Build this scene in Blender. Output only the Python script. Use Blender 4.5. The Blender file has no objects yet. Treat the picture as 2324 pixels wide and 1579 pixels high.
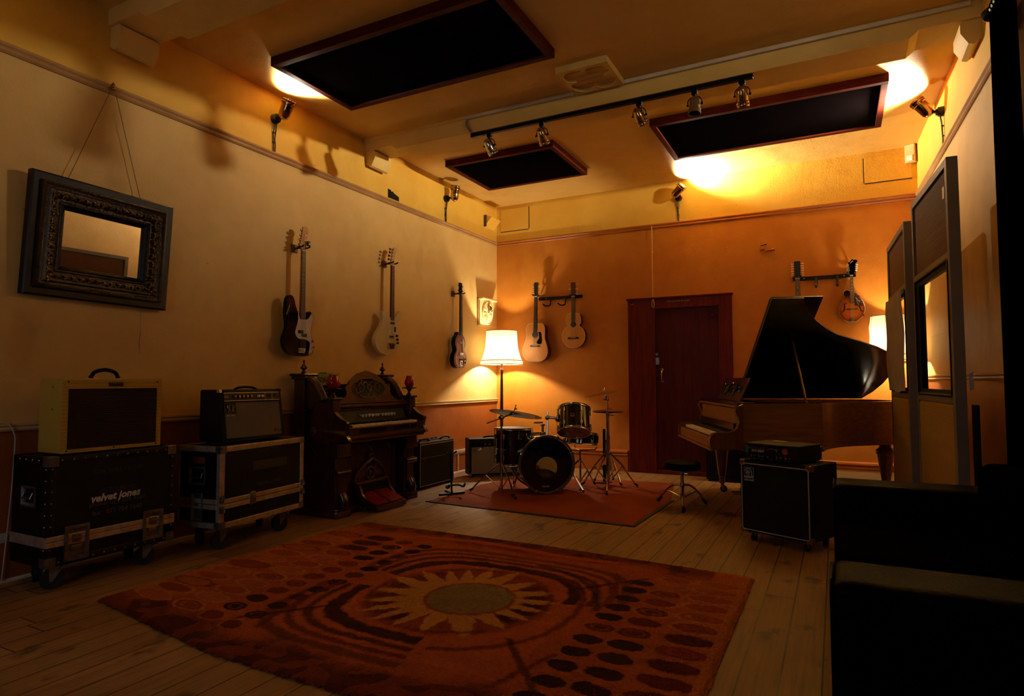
import bpy, bmesh, math, random
import numpy as np
from mathutils import Matrix, Vector
random.seed(7)
S = bpy.context.scene
COL = S.collection
PI = math.pi
R = math.radians

# ---------------------------------------------------------------- camera
CAM = Vector((4.4884, -8.1635, 1.2))
yaw, pitch, roll = 0.4783, 0.0533, -0.0015
fw = Vector((-math.sin(yaw) * math.cos(pitch), math.cos(yaw) * math.cos(pitch), math.sin(pitch)))
rt = Vector((math.cos(yaw), math.sin(yaw), 0)); up = rt.cross(fw)
rt, up = rt * math.cos(roll) + up * math.sin(roll), up * math.cos(roll) - rt * math.sin(roll)
cd = bpy.data.cameras.new('camera'); cam = bpy.data.objects.new('camera', cd); COL.objects.link(cam)
cd.sensor_fit = 'HORIZONTAL'; cd.sensor_width = 36; cd.lens = 1417.0 / 2324 * 36; cd.clip_start = 0.05
m3 = Matrix((rt, up, -fw)).transposed()
cam.matrix_world = Matrix.Translation(CAM) @ m3.to_4x4()
S.camera = cam

# ---------------------------------------------------------------- world, daylight, exposure
S.view_settings.view_transform = 'Standard'; S.view_settings.look = 'None'
S.view_settings.gamma = 1; S.view_settings.exposure = 0.78; S.view_settings.use_curve_mapping = False
S.cycles.max_bounces = 7; S.cycles.diffuse_bounces = 5; S.cycles.glossy_bounces = 3
S.cycles.transmission_bounces = 5; S.cycles.transparent_max_bounces = 6
S.cycles.caustics_reflective = False; S.cycles.caustics_refractive = False
S.cycles.sample_clamp_indirect = 4.0; S.cycles.use_denoising = True
w = bpy.data.worlds.new('world'); S.world = w; w.use_nodes = True
w.node_tree.nodes['Background'].inputs[0].default_value = (0.35, 0.5, 0.9, 1)
w.node_tree.nodes['Background'].inputs[1].default_value = 0.06
WARM = (1.0, 0.85, 0.62)
def lamp(kind, name, loc, power, col, parent=None, **k):
    d = bpy.data.lights.new(name, kind); d.energy = power; d.color = col
    for a, v in k.items(): setattr(d, a, v)
    o = bpy.data.objects.new(name, d); COL.objects.link(o); o.location = loc
    if parent: o.parent = parent
    return o
# grey daylight coming in through the window of the wall behind the camera
day = lamp('AREA', 'daylight', (2.3, -9.62, 1.9), 7, (0.80, 0.89, 1.0), shape='RECTANGLE', size=1.8, size_y=1.5)
day.rotation_euler = (R(90), 0, 0)

# ---------------------------------------------------------------- helpers
def lin(c):
    if isinstance(c, str):
        c = [int(c[i:i + 2], 16) / 255 for i in (1, 3, 5)]
        return tuple(x / 12.92 if x <= .04045 else ((x + .055) / 1.055) ** 2.4 for x in c)
    return tuple(c)

def props(o, label=None, cat=None, group=None, kind=None):
    if label: o['label'] = label
    if cat: o['category'] = cat
    if group: o['group'] = group
    if kind: o['kind'] = kind
    return o

def thing(name, label, cat, loc=(0, 0, 0), rz=0, group=None):
    o = bpy.data.objects.new(name, None); COL.objects.link(o); o.empty_display_size = .05
    o.location = loc; o.rotation_euler = (0, 0, rz)
    return props(o, label, cat, group)

I4 = Matrix.Identity(4)
def T(x, y, z): return Matrix.Translation((x, y, z))
def RX(a): return Matrix.Rotation(a, 4, 'X')
def RY(a): return Matrix.Rotation(a, 4, 'Y')
def RZ(a): return Matrix.Rotation(a, 4, 'Z')
def AX(d):
    """matrix turning +Z towards d"""
    return Vector(d).to_track_quat('Z', 'Y').to_matrix().to_4x4()

class G:
    """collects shapes of ONE part"""
    def __init__(s): s.bm = bmesh.new()
    def _m(s, geom, m):
        if m is not None: bmesh.ops.transform(s.bm, matrix=m, verts=[g for g in geom if isinstance(g, bmesh.types.BMVert)])
    def box(s, c, d, bev=0, m=None, seg=2):
        r = bmesh.ops.create_cube(s.bm, size=1)['verts']
        bmesh.ops.transform(s.bm, matrix=T(*c) @ Matrix.Diagonal((d[0], d[1], d[2], 1)), verts=r)
        if bev:
            es = list({e for v in r for e in v.link_edges})
            q = bmesh.ops.bevel(s.bm, geom=es, offset=bev, segments=seg, affect='EDGES', profile=.5)
            vs = {v for f in q['faces'] for v in f.verts}
            r = [v for v in vs]
        s._m(r, m); return s
    def cyl(s, a, b, r0, r1=None, n=16, cap=True, m=None):
        a, b = Vector(a), Vector(b); d = b - a
        q = bmesh.ops.create_cone(s.bm, cap_ends=cap, segments=n, radius1=r0, radius2=r0 if r1 is None else r1, depth=d.length)['verts']
        bmesh.ops.transform(s.bm, matrix=Matrix.Translation((a + b) / 2) @ AX(d), verts=q)
        s._m(q, m); return s
    def ball(s, c, r, n=12, m=None):
        r = (r, r, r) if not hasattr(r, '__len__') else r
        q = bmesh.ops.create_uvsphere(s.bm, u_segments=n, v_segments=max(6, n * 2 // 3), radius=1)['verts']
        bmesh.ops.transform(s.bm, matrix=T(*c) @ Matrix.Diagonal((r[0], r[1], r[2], 1)), verts=q)
        s._m(q, m); return s
    def lathe(s, prof, n=24, m=None, cap=True, arc=2 * PI):
        rings = []; full = arc > 6.28
        k = n if full else n + 1
        for r, z in prof:
            rings.append([s.bm.verts.new((r * math.cos(arc * i / n), r * math.sin(arc * i / n), z)) for i in range(k)])
        for a, b in zip(rings, rings[1:]):
            for i in range(n):
                j = (i + 1) % k
                s.bm.faces.new((a[i], a[j], b[j], b[i]))
        if cap and full:
            if prof[0][0] > 1e-5: s.bm.faces.new(rings[0][::-1])
            if prof[-1][0] > 1e-5: s.bm.faces.new(rings[-1])
        s._m([v for q in rings for v in q], m); return s
    def tube(s, pts, r, n=8, closed=False, m=None):
        pts = [Vector(p) for p in pts]; N = len(pts)
        rs = r if hasattr(r, '__len__') else [r] * N
        rings = []; u = None
        for i, p in enumerate(pts):
            a = pts[(i - 1) % N] if (closed or i > 0) else p
            b = pts[(i + 1) % N] if (closed or i < N - 1) else p
            t = (b - a).normalized()
            if u is None:
                u = t.orthogonal().normalized()
            else:
                u = (u - t * u.dot(t)); u = u.normalized() if u.length > 1e-6 else t.orthogonal().normalized()
            v = t.cross(u)
            rings.append([s.bm.verts.new(p + (u * math.cos(2 * PI * k / n) + v * math.sin(2 * PI * k / n)) * rs[i]) for k in range(n)])
        for i in range(N if closed else N - 1):
            a, b = rings[i], rings[(i + 1) % N]
            for k in range(n): s.bm.faces.new((a[k], a[(k + 1) % n], b[(k + 1) % n], b[k]))
        if not closed:
            s.bm.faces.new(rings[0][::-1]); s.bm.faces.new(rings[-1])
        s._m([v for q in rings for v in q], m); return s
    def ring(s, c, Rr, r, axis=(0, 0, 1), n=28, k=8, m=None):
        q = Matrix.Translation(c) @ AX(axis)
        return s.tube([q @ Vector((Rr * math.cos(2 * PI * i / n), Rr * math.sin(2 * PI * i / n), 0)) for i in range(n)], r, k, True, m)
    def prism(s, poly, a, b, m=None, bev=0, seg=2):
        """polygon (x,z) extruded along y from a to b (front face at the smaller y)"""
        A = [s.bm.verts.new((x, a, z)) for x, z in poly]; B = [s.bm.verts.new((x, b, z)) for x, z in poly]
        n = len(poly)
        ar = sum(poly[i][0] * poly[(i + 1) % n][1] - poly[(i + 1) % n][0] * poly[i][1] for i in range(n))
        f1 = s.bm.faces.new(A if ar > 0 else A[::-1]); f2 = s.bm.faces.new(B[::-1] if ar > 0 else B)
        for i in range(n):
            j = (i + 1) % n
            q = (A[j], A[i], B[i], B[j]) if ar > 0 else (A[i], A[j], B[j], B[i])
            s.bm.faces.new(q)
        vs = A + B
        if bev:
            es = list(f1.edges) + list(f2.edges)
            q = bmesh.ops.bevel(s.bm, geom=es, offset=bev, segments=seg, affect='EDGES', profile=.5)
            vs = list({v for f in q['faces'] for v in f.verts} | {v for v in vs if v.is_valid})
        s._m(vs, m); return s
    def quad(s, pts, m=None):
        v = [s.bm.verts.new(p) for p in pts]; s.bm.faces.new(v); s._m(v, m); return s
    def to(s, name, mat, parent=None, loc=None, rz=0, ang=38, **pr):
        me = bpy.data.meshes.new(name); s.bm.normal_update()
        for f in s.bm.faces: f.smooth = True
        for e in s.bm.edges:
            if len(e.link_faces) == 2:
                p, q = e.link_faces; t = p.normal.angle(q.normal, 0); a, b = p.calc_area(), q.calc_area()
                e.smooth = t < R(ang) and not (t > R(8) and max(a, b) > 8 * min(a, b))
            else: e.smooth = False
        s.bm.to_mesh(me); s.bm.free()
        for mm in (mat if isinstance(mat, (list, tuple)) else [mat]): me.materials.append(mm)
        o = bpy.data.objects.new(name, me); COL.objects.link(o)
        if parent: o.parent = parent
        if loc: o.location = loc; o.rotation_euler = (0, 0, rz)
        props(o, **pr); return o

def cr(pts, n=6, closed=True):
    """Catmull-Rom through 2-D or 3-D points"""
    P = [Vector(p) for p in pts]; N = len(P); out = []
    for i in range(N if closed else N - 1):
        g = lambda k: P[k % N] if closed else P[min(max(k, 0), N - 1)]
        a, b, c, d = g(i - 1), g(i), g(i + 1), g(i + 2)
        for k in range(n):
            t = k / n
            out.append(.5 * ((2 * b) + (c - a) * t + (2 * a - 5 * b + 4 * c - d) * t * t + (3 * b - a - 3 * c + d) * t ** 3))
    if not closed: out.append(P[-1])
    return [tuple(v) for v in out]

def text(body, size, mat, parent, m, name='lettering', shear=0, off=0, ext=.0004, sx=1, align='LEFT', **pr):
    cu = bpy.data.curves.new('t', 'FONT'); cu.body = body; cu.size = size; cu.shear = shear; cu.offset = off
    cu.extrude = ext; cu.align_x = align; cu.align_y = 'CENTER'; cu.resolution_u = 2
    o = bpy.data.objects.new('t', cu); COL.objects.link(o)
    me = bpy.data.meshes.new_from_object(o.evaluated_get(bpy.context.evaluated_depsgraph_get()))
    bpy.data.objects.remove(o); bpy.data.curves.remove(cu)
    me.transform(m @ RX(PI / 2) @ Matrix.Diagonal((sx, 1, 1, 1))); me.name = name
    me.materials.clear(); me.materials.append(mat)
    o = bpy.data.objects.new(name, me); COL.objects.link(o); o.parent = parent; props(o, **pr); return o

def dup(root, name=None, loc=None, rz=None, label=None, group=None, rot=None):
    r = root.copy(); COL.objects.link(r)
    if loc is not None: r.location = loc
    if rz is not None: r.rotation_euler = (0, 0, rz)
    if rot is not None: r.rotation_euler = rot
    if label: r['label'] = label
    if group: r['group'] = group
    def rec(a, b):
        for ch in list(a.children):
            c = ch.copy(); COL.objects.link(c); c.parent = b; rec(ch, c)
    rec(root, r)
    return r

# ---------------------------------------------------------------- materials
class NT:
    def __init__(s, name):
        s.m = bpy.data.materials.new(name); s.m.use_nodes = True; s.t = s.m.node_tree
        s.b = s.t.nodes['Principled BSDF']; s.out = s.t.nodes['Material Output']
        s.co = s.t.nodes.new('ShaderNodeTexCoord').outputs['Object']
    def n(s, kind, ins=None, **at):
        q = s.t.nodes.new('ShaderNode' + kind)
        for k, v in at.items(): setattr(q, k, v)
        for k, v in (ins or {}).items(): s.put(q.inputs[k], v)
        return q
    def put(s, sock, v):
        if isinstance(v, bpy.types.NodeSocket): s.t.links.new(v, sock)
        else:
            if sock.type == 'RGBA' and len(v) == 3: v = (*v, 1)
            sock.default_value = v
    def math(s, op, a, b=0.0, c=0.0): return s.n('Math', {0: a, 1: b, 2: c}, operation=op).outputs[0]
    def mix(s, f, a, b):
        q = s.n('Mix', data_type='RGBA'); s.put(q.inputs[0], f); s.put(q.inputs[6], a); s.put(q.inputs[7], b); return q.outputs[2]
    def ramp(s, f, lo, hi): return s.n('MapRange', {0: f, 1: lo, 2: hi, 3: 0.0, 4: 1.0}).outputs[0]
    def noise(s, sc, st=None, det=4, co=None):
        co = co or s.co
        if st: co = s.n('Mapping', {'Vector': co, 'Scale': st}).outputs[0]
        return s.n('TexNoise', {'Vector': co, 'Scale': sc, 'Detail': det}).outputs[0]
    def bump(s, h, strength, dist=.01):
        q = s.n('Bump', {'Height': h, 'Strength': strength, 'Distance': dist}); s.put(s.b.inputs['Normal'], q.outputs[0])
    def set(s, **k):
        for a, v in k.items(): s.put(s.b.inputs[a.replace('_', ' ')], v)
        return s.m

def mat(name, col, rough=.5, metal=0., col2=None, scale=7., stretch=None, bump=0., bscale=90., coat=0., spec=.5, lo=.35, hi=.7):
    c = lin(col); c2 = lin(col2) if col2 else tuple(x * .78 for x in c)
    k = NT(name); f = k.ramp(k.noise(scale, stretch), lo, hi)
    if bump: k.bump(k.noise(bscale, None, 3), bump)
    return k.set(Base_Color=k.mix(f, c, c2), Roughness=rough, Metallic=metal, Coat_Weight=coat, Coat_Roughness=.08, Specular_IOR_Level=spec)

def wood(name, col, col2, rough=.4, axis=2, coat=.2, sc=6., spec=.4):
    st = [9., 9., 9.]; st[axis] = .8
    k = NT(name); f = k.noise(sc, st, 6); g = k.noise(2.2, None, 2)
    a = k.mix(k.ramp(f, .38, .66), lin(col), lin(col2))
    k.bump(f, .08)
    return k.set(Base_Color=k.mix(k.math('MULTIPLY', k.ramp(g, .3, .8), .45), a, lin(col2)), Roughness=rough, Coat_Weight=coat, Coat_Roughness=.12, Specular_IOR_Level=spec)

def cloth(name, col, col2, ax=((1, 0, 0),), freq=400., rough=.8, bump=.35, sharp=.5):
    """woven cloth: lines along one or two directions"""
    k = NT(name); tot = None
    for a in ax:
        d = k.n('VectorMath', {0: k.co, 1: a}, operation='DOT_PRODUCT').outputs['Value']
        wv = k.math('ADD', k.math('MULTIPLY', k.math('SINE', k.math('MULTIPLY', d, freq)), .5), .5)
        tot = wv if tot is None else k.math('MULTIPLY', tot, wv)
    n = k.noise(14)
    f = k.math('MULTIPLY', tot, k.math('ADD', k.math('MULTIPLY', n, .5), .7))
    k.bump(tot, bump, .004)
    return k.set(Base_Color=k.mix(k.ramp(f, .05, sharp + .3), lin(col), lin(col2)), Roughness=rough, Specular_IOR_Level=.25)

def plaster(name, col, col2, rough=.6, dirt=None):
    k = NT(name)
    f = k.math('ADD', k.math('MULTIPLY', k.noise(1.1, None, 5), .6), k.math('MULTIPLY', k.noise(5.0, None, 5), .4))
    c = k.mix(k.ramp(f, .4, .62), lin(col), lin(col2))
    if dirt:
        d = k.ramp(k.noise(1.7, (1, 1, .5), 8), .60, .72)
        c = k.mix(k.math('MULTIPLY', d, .55), c, lin(dirt))
        v = k.n('TexVoronoi', {'Vector': k.co, 'Scale': 4.3}).outputs['Distance']
        c = k.mix(k.math('MULTIPLY', k.math('LESS_THAN', v, .022), .55), c, lin('#3a2412'))
    k.bump(k.math('ADD', k.noise(60, None, 3), k.math('MULTIPLY', k.noise(4, None, 4), 3.)), .18, .012)
    return k.set(Base_Color=c, Roughness=rough, Specular_IOR_Level=.3)

M = {}
M['wall_cream'] = plaster('wall_cream', '#e0bc74', '#d5ae64', .55, '#b08847')
M['wall_yellow'] = plaster('wall_yellow', '#e2b649', '#daa93d', .6, '#bd8a30')
M['wall_orange'] = plaster('wall_orange', '#c67f2a', '#b97022', .5, '#a05a1a')
M['wall_brown'] = plaster('wall_brown', '#a95f27', '#995322', .5, '#7c421b')
M['ceil'] = plaster('ceiling_paint', '#e0ba68', '#d8ae5a', .65, '#c4963f')
M['beam'] = plaster('beam_paint', '#e3c374', '#d8b562', .55)
M['trim_cream'] = plaster('trim_cream', '#d9bd86', '#cbab70', .5)
M['trim_brown'] = plaster('trim_tan', '#b48a56', '#a0764a', .5)
M['trim_orange'] = plaster('trim_orange', '#b06522', '#98551c', .5)
M['trim_white'] = mat('trim_white', '#cfcac2', .5)
M['conduit'] = mat('white_plastic', '#d9d0c4', .4)
M['black'] = mat('black_paint', '#0a0909', .35, spec=.25)
M['satin'] = mat('black_satin', '#080707', .5, spec=.2)
M['tolex'] = mat('black_tolex', '#0b0a0a', .55, bump=.4, bscale=420, spec=.15)
M['rubber'] = mat('black_rubber', '#0b0b0b', .7)
M['leather'] = mat('black_leather', '#040303', .55, bump=.3, bscale=60, spec=.03)
M['chrome'] = mat('chrome', '#d8d8d8', .12, 1., col2='#c4c4c6')
M['steel'] = mat('brushed_steel', '#9a9a9a', .32, 1.)
M['alu'] = mat('worn_aluminium', '#cfc6b6', .42, .7, col2='#a89f90', scale=22, bump=.15, bscale=130)
M['zinc'] = mat('zinc_fitting', '#8b8c90', .38, .9, col2='#6a6b70', scale=30)
M['brass'] = mat('brass', '#b8863a', .25, 1.)
M['gold'] = mat('dull_gold', '#a9946a', .3, .9, col2='#8a7648', scale=20)
M['white'] = mat('white_plastic_gloss', '#e8e4dc', .3)
M['ivory'] = mat('ivory', '#f4eddc', .35, col2='#e9dfc8')
M['matte'] = mat('dull_black_leather', '#040303', .6, spec=0.)
M['whitepaint'] = mat('white_lettering', '#b9b6b4', .6)
M['greypaint'] = mat('faded_lettering', '#4a4340', .7)
M['dimpaint'] = mat('rubbed_lettering', '#2a2321', .8)
M['bulb'] = NT('lit_lens').set(Base_Color=(1, .9, .7), Emission_Color=(1, .85, .55), Emission_Strength=60.)
# ---------------------------------------------------------------- floor boards
def floor_mat():
    k = NT('floor_boards'); xyz = k.n('SeparateXYZ', {0: k.co}); x, y = xyz.outputs[0], xyz.outputs[1]
    W = .152
    bx = k.math('DIVIDE', x, W); bi = k.math('FLOOR', bx); fx = k.math('FRACT', bx)
    rnd = k.n('TexWhiteNoise', {'W': bi}, noise_dimensions='1D').outputs[0]
    by = k.math('DIVIDE', k.math('ADD', y, k.math('MULTIPLY', rnd, 7.0)), 2.6); si = k.math('FLOOR', by); fy = k.math('FRACT', by)
    cmb = k.n('CombineXYZ', {0: bi, 1: si, 2: 0.0}).outputs[0]
    r2 = k.n('TexWhiteNoise', {'Vector': cmb}, noise_dimensions='3D').outputs[0]
    off = k.n('VectorMath', {0: k.co, 1: k.n('CombineXYZ', {0: 0.0, 1: k.math('MULTIPLY', r2, 9.0), 2: k.math('MULTIPLY', r2, 5.0)}).outputs[0]}, operation='ADD').outputs[0]
    grain = k.noise(5., (11, .55, 11), 7, off)
    fine = k.noise(24., (9, .5, 9), 4, off)
    wear = k.noise(1.3, None, 5)
    c = k.mix(r2, lin('#845f35'), lin('#9a7546'))
    c = k.mix(k.math('MULTIPLY', k.ramp(grain, .44, .66), .7), c, lin('#6b4526'))
    c = k.mix(k.math('MULTIPLY', k.ramp(fine, .5, .75), .18), c, lin('#4f3420'))
    c = k.mix(k.math('MULTIPLY', k.ramp(wear, .4, .68), .35), c, lin('#b48d58'))
    kn = k.n('TexVoronoi', {'Vector': k.n('Mapping', {'Vector': off, 'Scale': (3.3, 1.15, 1)}).outputs[0], 'Scale': 1.6}).outputs['Distance']
    knot = k.math('SUBTRACT', 1.0, k.ramp(kn, .03, .085))
    c = k.mix(k.math('MULTIPLY', knot, .7), c, lin('#2e1d12'))
    st = k.ramp(k.noise(3.4, (1.6, 1, 1), 8), .60, .68)
    c = k.mix(k.math('MULTIPLY', st, .8), c, lin('#33241a'))
    gx = k.math('MINIMUM', fx, k.math('SUBTRACT', 1.0, fx))
    gy = k.math('MINIMUM', fy, k.math('SUBTRACT', 1.0, fy))
    gap = k.math('MAXIMUM', k.math('LESS_THAN', gx, .022), k.math('LESS_THAN', gy, .0011))
    c = k.mix(k.math('MULTIPLY', gap, .97), c, lin('#140d08'))
    h = k.math('SUBTRACT', k.math('ADD', k.math('MULTIPLY', grain, .3), k.math('MULTIPLY', r2, .2)), gap)
    k.bump(h, .35, .006)
    return k.set(Base_Color=c, Roughness=k.math('ADD', .42, k.math('MULTIPLY', wear, .25)), Specular_IOR_Level=.4)
M['floor'] = floor_mat()

# ---------------------------------------------------------------- room shell
RA = R(1.744); YF = -9.7; CZ = 3.825; RAIL = 3.25
def rx(y): return 5.35 - y * math.tan(RA)          # x of the right wall
G().box((2.8, -4.85, -.06), (6.4, 10.2, .12)).to('floor', M['floor'], kind='structure')
G().box((2.8, -4.85, CZ + .06), (6.4, 10.2, .12)).to('ceiling', M['ceil'], kind='structure')

def wall(name, m, length, bands, mats):
    """one wall, front face at local y=0, banded paint from floor to ceiling"""
    g = G(); fc = []
    for i, (a, b) in enumerate(zip(bands, bands[1:])):
        n0 = len(g.bm.faces); g.box(((0 + length) / 2, .06, (a + b) / 2), (length, .12, b - a))
        g.bm.faces.ensure_lookup_table()
        for f in g.bm.faces[n0:]: f.material_index = i
    bmesh.ops.transform(g.bm, matrix=m, verts=g.bm.verts)
    return g.to(name, mats, kind='structure')
LW = T(0, YF, 0) @ RZ(R(90)); BW = I4; RWm = T(5.35, 0, 0) @ RZ(R(-90) + RA)
wall('wall_left', LW, -YF, (0, .925, RAIL, CZ), [M['wall_brown'], M['wall_cream'], M['wall_yellow']])
wall('wall_back', T(-.12, 0, 0), 5.7, (0, RAIL, CZ), [M['wall_orange'], M['wall_yellow']])
wall('wall_right', RWm, 9.9, (0, 1.248, RAIL, CZ), [M['wall_brown'], M['wall_cream'], M['wall_yellow']])
# wall behind the camera with its window opening
g = G()
for c, d in (((.55, YF - .06, CZ / 2), (1.3, .12, CZ)), ((4.6, YF - .06, CZ / 2), (2.6, .12, CZ)), ((2.25, YF - .06, .55), (2.1, .12, 1.1)), ((2.25, YF - .06, 3.3), (2.1, .12, 1.05))):
    g.box(c, d)
g.to('wall_front', M['wall_cream'], kind='structure')
wn = thing('window_1', None, None, (2.25, YF, 1.1)); wn['kind'] = 'structure'
g = G()
for x in (-1.02, 0, 1.02): g.box((x, -.05, .84), (.06, .1, 1.67))
for z in (.03, .84, 1.65): g.box((0, -.05, z), (2.1, .1, .05))
g.to('window_frame', M['trim_white'], wn)
gl = NT('window_glass').set(Base_Color=(.9, .95, 1), Roughness=.02, Transmission_Weight=1., IOR=1.02)
M['wglass'] = gl
G().box((0, -.05, .84), (2.0, .006, 1.6)).to('pane', gl, wn)

# ---- mouldings
def strip(name, m, x0, x1, prof, mt, **pr):
    """moulding: profile (y,z) swept along local x"""
    g = G(); g.prism([(y, z) for y, z in prof], x0, x1)
    # prism extrudes along y: turn so that extrusion runs along x and profile x becomes y
    bmesh.ops.transform(g.bm, matrix=m @ Matrix(((0, 1, 0, 0), (1, 0, 0, 0), (0, 0, 1, 0), (0, 0, 0, 1))), verts=g.bm.verts)
    bmesh.ops.recalc_face_normals(g.bm, faces=g.bm.faces)
    return g.to(name, mt, kind='structure', **pr)
rail = [(0, 0), (-.012, 0), (-.022, .012), (-.018, .03), (-.03, .045), (-.03, .055), (-.014, .066), (0, .066)]
pr3 = [(y, z + RAIL - .03) for y, z in rail]
strip('trim_1', LW, 0, -YF, pr3, M['trim_brown'])
strip('trim_2', BW, 0, 5.35, pr3, M['trim_orange'])
strip('trim_3', RWm, 0, 9.8, pr3, M['trim_brown'])
dado = [(0, .9), (-.016, .9), (-.024, .912), (-.018, .926), (-.028, .935), (-.028, .947), (0, .95)]
strip('trim_4', LW, 0, -YF, dado, M['trim_cream'])
strip('trim_5', RWm, 0, 9.8, [(y, z + .305) for y, z in dado], M['trim_brown'])
sk = [(0, 0), (-.022, 0), (-.022, .2), (-.03, .215), (-.024, .235), (-.034, .25), (-.03, .268), (0, .28)]
strip('baseboard_back', BW, 0, 2.0, sk, M['trim_orange'])
strip('baseboard_back', BW, 3.38, 5.35, [(0, 0), (-.022, 0), (-.022, .19), (0, .19)], M['trim_cream'])
strip('trim_6', BW, 3.38, 5.35, [(0, .19), (-.024, .19), (-.03, .215), (-.024, .235), (-.034, .25), (-.03, .268), (0, .28)], M['trim_orange'])
strip('baseboard_left', LW, 0, -YF, [(0, 0), (-.02, 0), (-.02, .235), (0, .235)], M['wall_brown'])
strip('trim_7', LW, 0, -YF, [(0, .235), (-.024, .235), (-.03, .255), (-.026, .29), (0, .29)], M['trim_white'])
strip('trim_8', LW, 0, -YF, [(-.02, 0), (-.034, 0), (-.03, .012), (-.02, .018)], M['trim_white'])
strip('baseboard_right', RWm, 0, 9.8, [(0, 0), (-.02, 0), (-.02, .2), (0, .22)], M['wall_brown'])
strip('trim_9', LW, -YF - 1.12, -YF - 1.09, [(-.02, 0), (-.026, 0), (-.026, .24), (-.02, .24)], M['trim_white'])

# ---- ceiling beams with shallower ends and wall blocks
def beam(name, y0, y1):
    x1 = rx(y0)
    g = G(); zb, ze = 3.655, 3.705
    g.prism([(0, ze), (.36, ze), (.42, zb), (x1 - .42, zb), (x1 - .36, ze), (x1, ze), (x1, CZ), (0, CZ)], y0, y1)
    o = g.to(name, M['beam'], kind='structure')
    for x, s in ((0, 1), (x1, -1)):
        q = G().prism([(0, 3.56), (.045, 3.53), (.075, 3.54), (.12, 3.62), (.12, 3.69), (.1, 3.703), (0, 3.703)], y0 + .02, y1 - .02,
                      m=T(x, 0, 0) @ Matrix.Diagonal((s, 1, 1, 1)))
        bmesh.ops.recalc_face_normals(q.bm, faces=q.bm.faces)
        q.to('trim_block', M['beam'], o)
beam('trim_10', -2.975, -2.655); beam('trim_11', -5.68, -5.36)
strip('trim_12', T(0, -2.975, 0), 0, 5.38, [(0, CZ - .03), (-.018, CZ - .022), (-.02, CZ), (0, CZ)], M['beam'])

# ---- door in the back wall
M['door'] = wood('door_mahogany', '#5e1708', '#451006', .45, 2, .0, 4.)
M['doorleaf'] = wood('door_leaf_wood', '#4b1109', '#350b07', .42, 2, .0, 3.)
for k_ in ('door', 'doorleaf'): M[k_].node_tree.nodes['Principled BSDF'].inputs['Specular IOR Level'].default_value = .14
dr = thing('door_1', None, None, (0, 0, 0)); dr['kind'] = 'structure'
g = G()
g.box((2.205, -.02, 1.14), (.35, .04, 2.28)).box((3.285, -.02, 1.14), (.14, .04, 2.28)).box((2.8, -.02, 2.215), (.84, .04, .13))
g.box((2.385, -.034, 1.08), (.022, .03, 2.16), .006).box((3.207, -.034, 1.08), (.022, .03, 2.16), .006).box((2.796, -.034, 2.155), (.85, .03, .022), .006)
g.box((2.69, -.022, 2.29), (1.36, .06, .025), .006)
g.to('door_frame', M['door'], dr)
G().box((2.796, -.006, 1.095), (.80, .012, 2.09)).to('door_leaf', M['doorleaf'], dr)
G().box((2.796, -.02, .025), (.82, .05, .05), .004).to('door_sill', M['door'], dr)
g = G().box((2.42, -.03, 1.46), (.055, .03, .1), .006).box((2.405, -.03, 1.55), (.05, .025, .035), .004).cyl((2.425, -.045, 1.49), (2.425, -.07, 1.49), .016)
g.to('rim_lock', M['steel'], dr)
g = G().tube(cr([(2.475, -.012, 1.2), (2.475, -.045, 1.23), (2.475, -.05, 1.27), (2.475, -.045, 1.32), (2.475, -.012, 1.35)], 5, False), .009)
g.cyl((2.475, -.012, 1.2), (2.475, -.018, 1.2), .017).cyl((2.475, -.012, 1.35), (2.475, -.018, 1.35), .017)
g.to('pull_handle', M['chrome'], dr)
G().lathe([(0, .02), (.02, .018), (.028, .006), (.03, 0)], m=T(3.12, -.012, 2.03) @ RX(R(90))).to('coat_knob', M['door'], dr)
text('THIS DOOR MUST BE CLOSED', .022, M['whitepaint'], dr, T(2.55, -.0415, 2.235))
text('1 000', .022, M['whitepaint'], dr, T(2.06, -.0415, 2.225))

# ---- access hatches on the frieze
for i, (x0, x1, z0, z1) in enumerate(((.07, .535, 3.44, 3.77), (4.838, 5.3, 3.47, 3.765))):
    g = G()
    g.box(((x0 + x1) / 2, -.004, (z0 + z1) / 2), (x1 - x0, .008, z1 - z0), .002)
    t = .012
    h = thing('access_hatch', ('painted over access hatch in the yellow frieze by the left corner', 'painted over access hatch in the yellow frieze beside the alarm sensor')[i], 'hatch', (0, 0, 0))
    g.to('hatch_cover', M['wall_yellow'], h)
    g = G().box(((x0 + x1) / 2, -.002, z0 - t / 2), (x1 - x0, .004, t)).box((x1 + t / 2 if i == 0 else x0 - t / 2, -.002, (z0 + z1) / 2), (t, .004, z1 - z0))
    g.to('hatch_gap', mat('hatch_gap', '#4b3010', .8), h)

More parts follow.
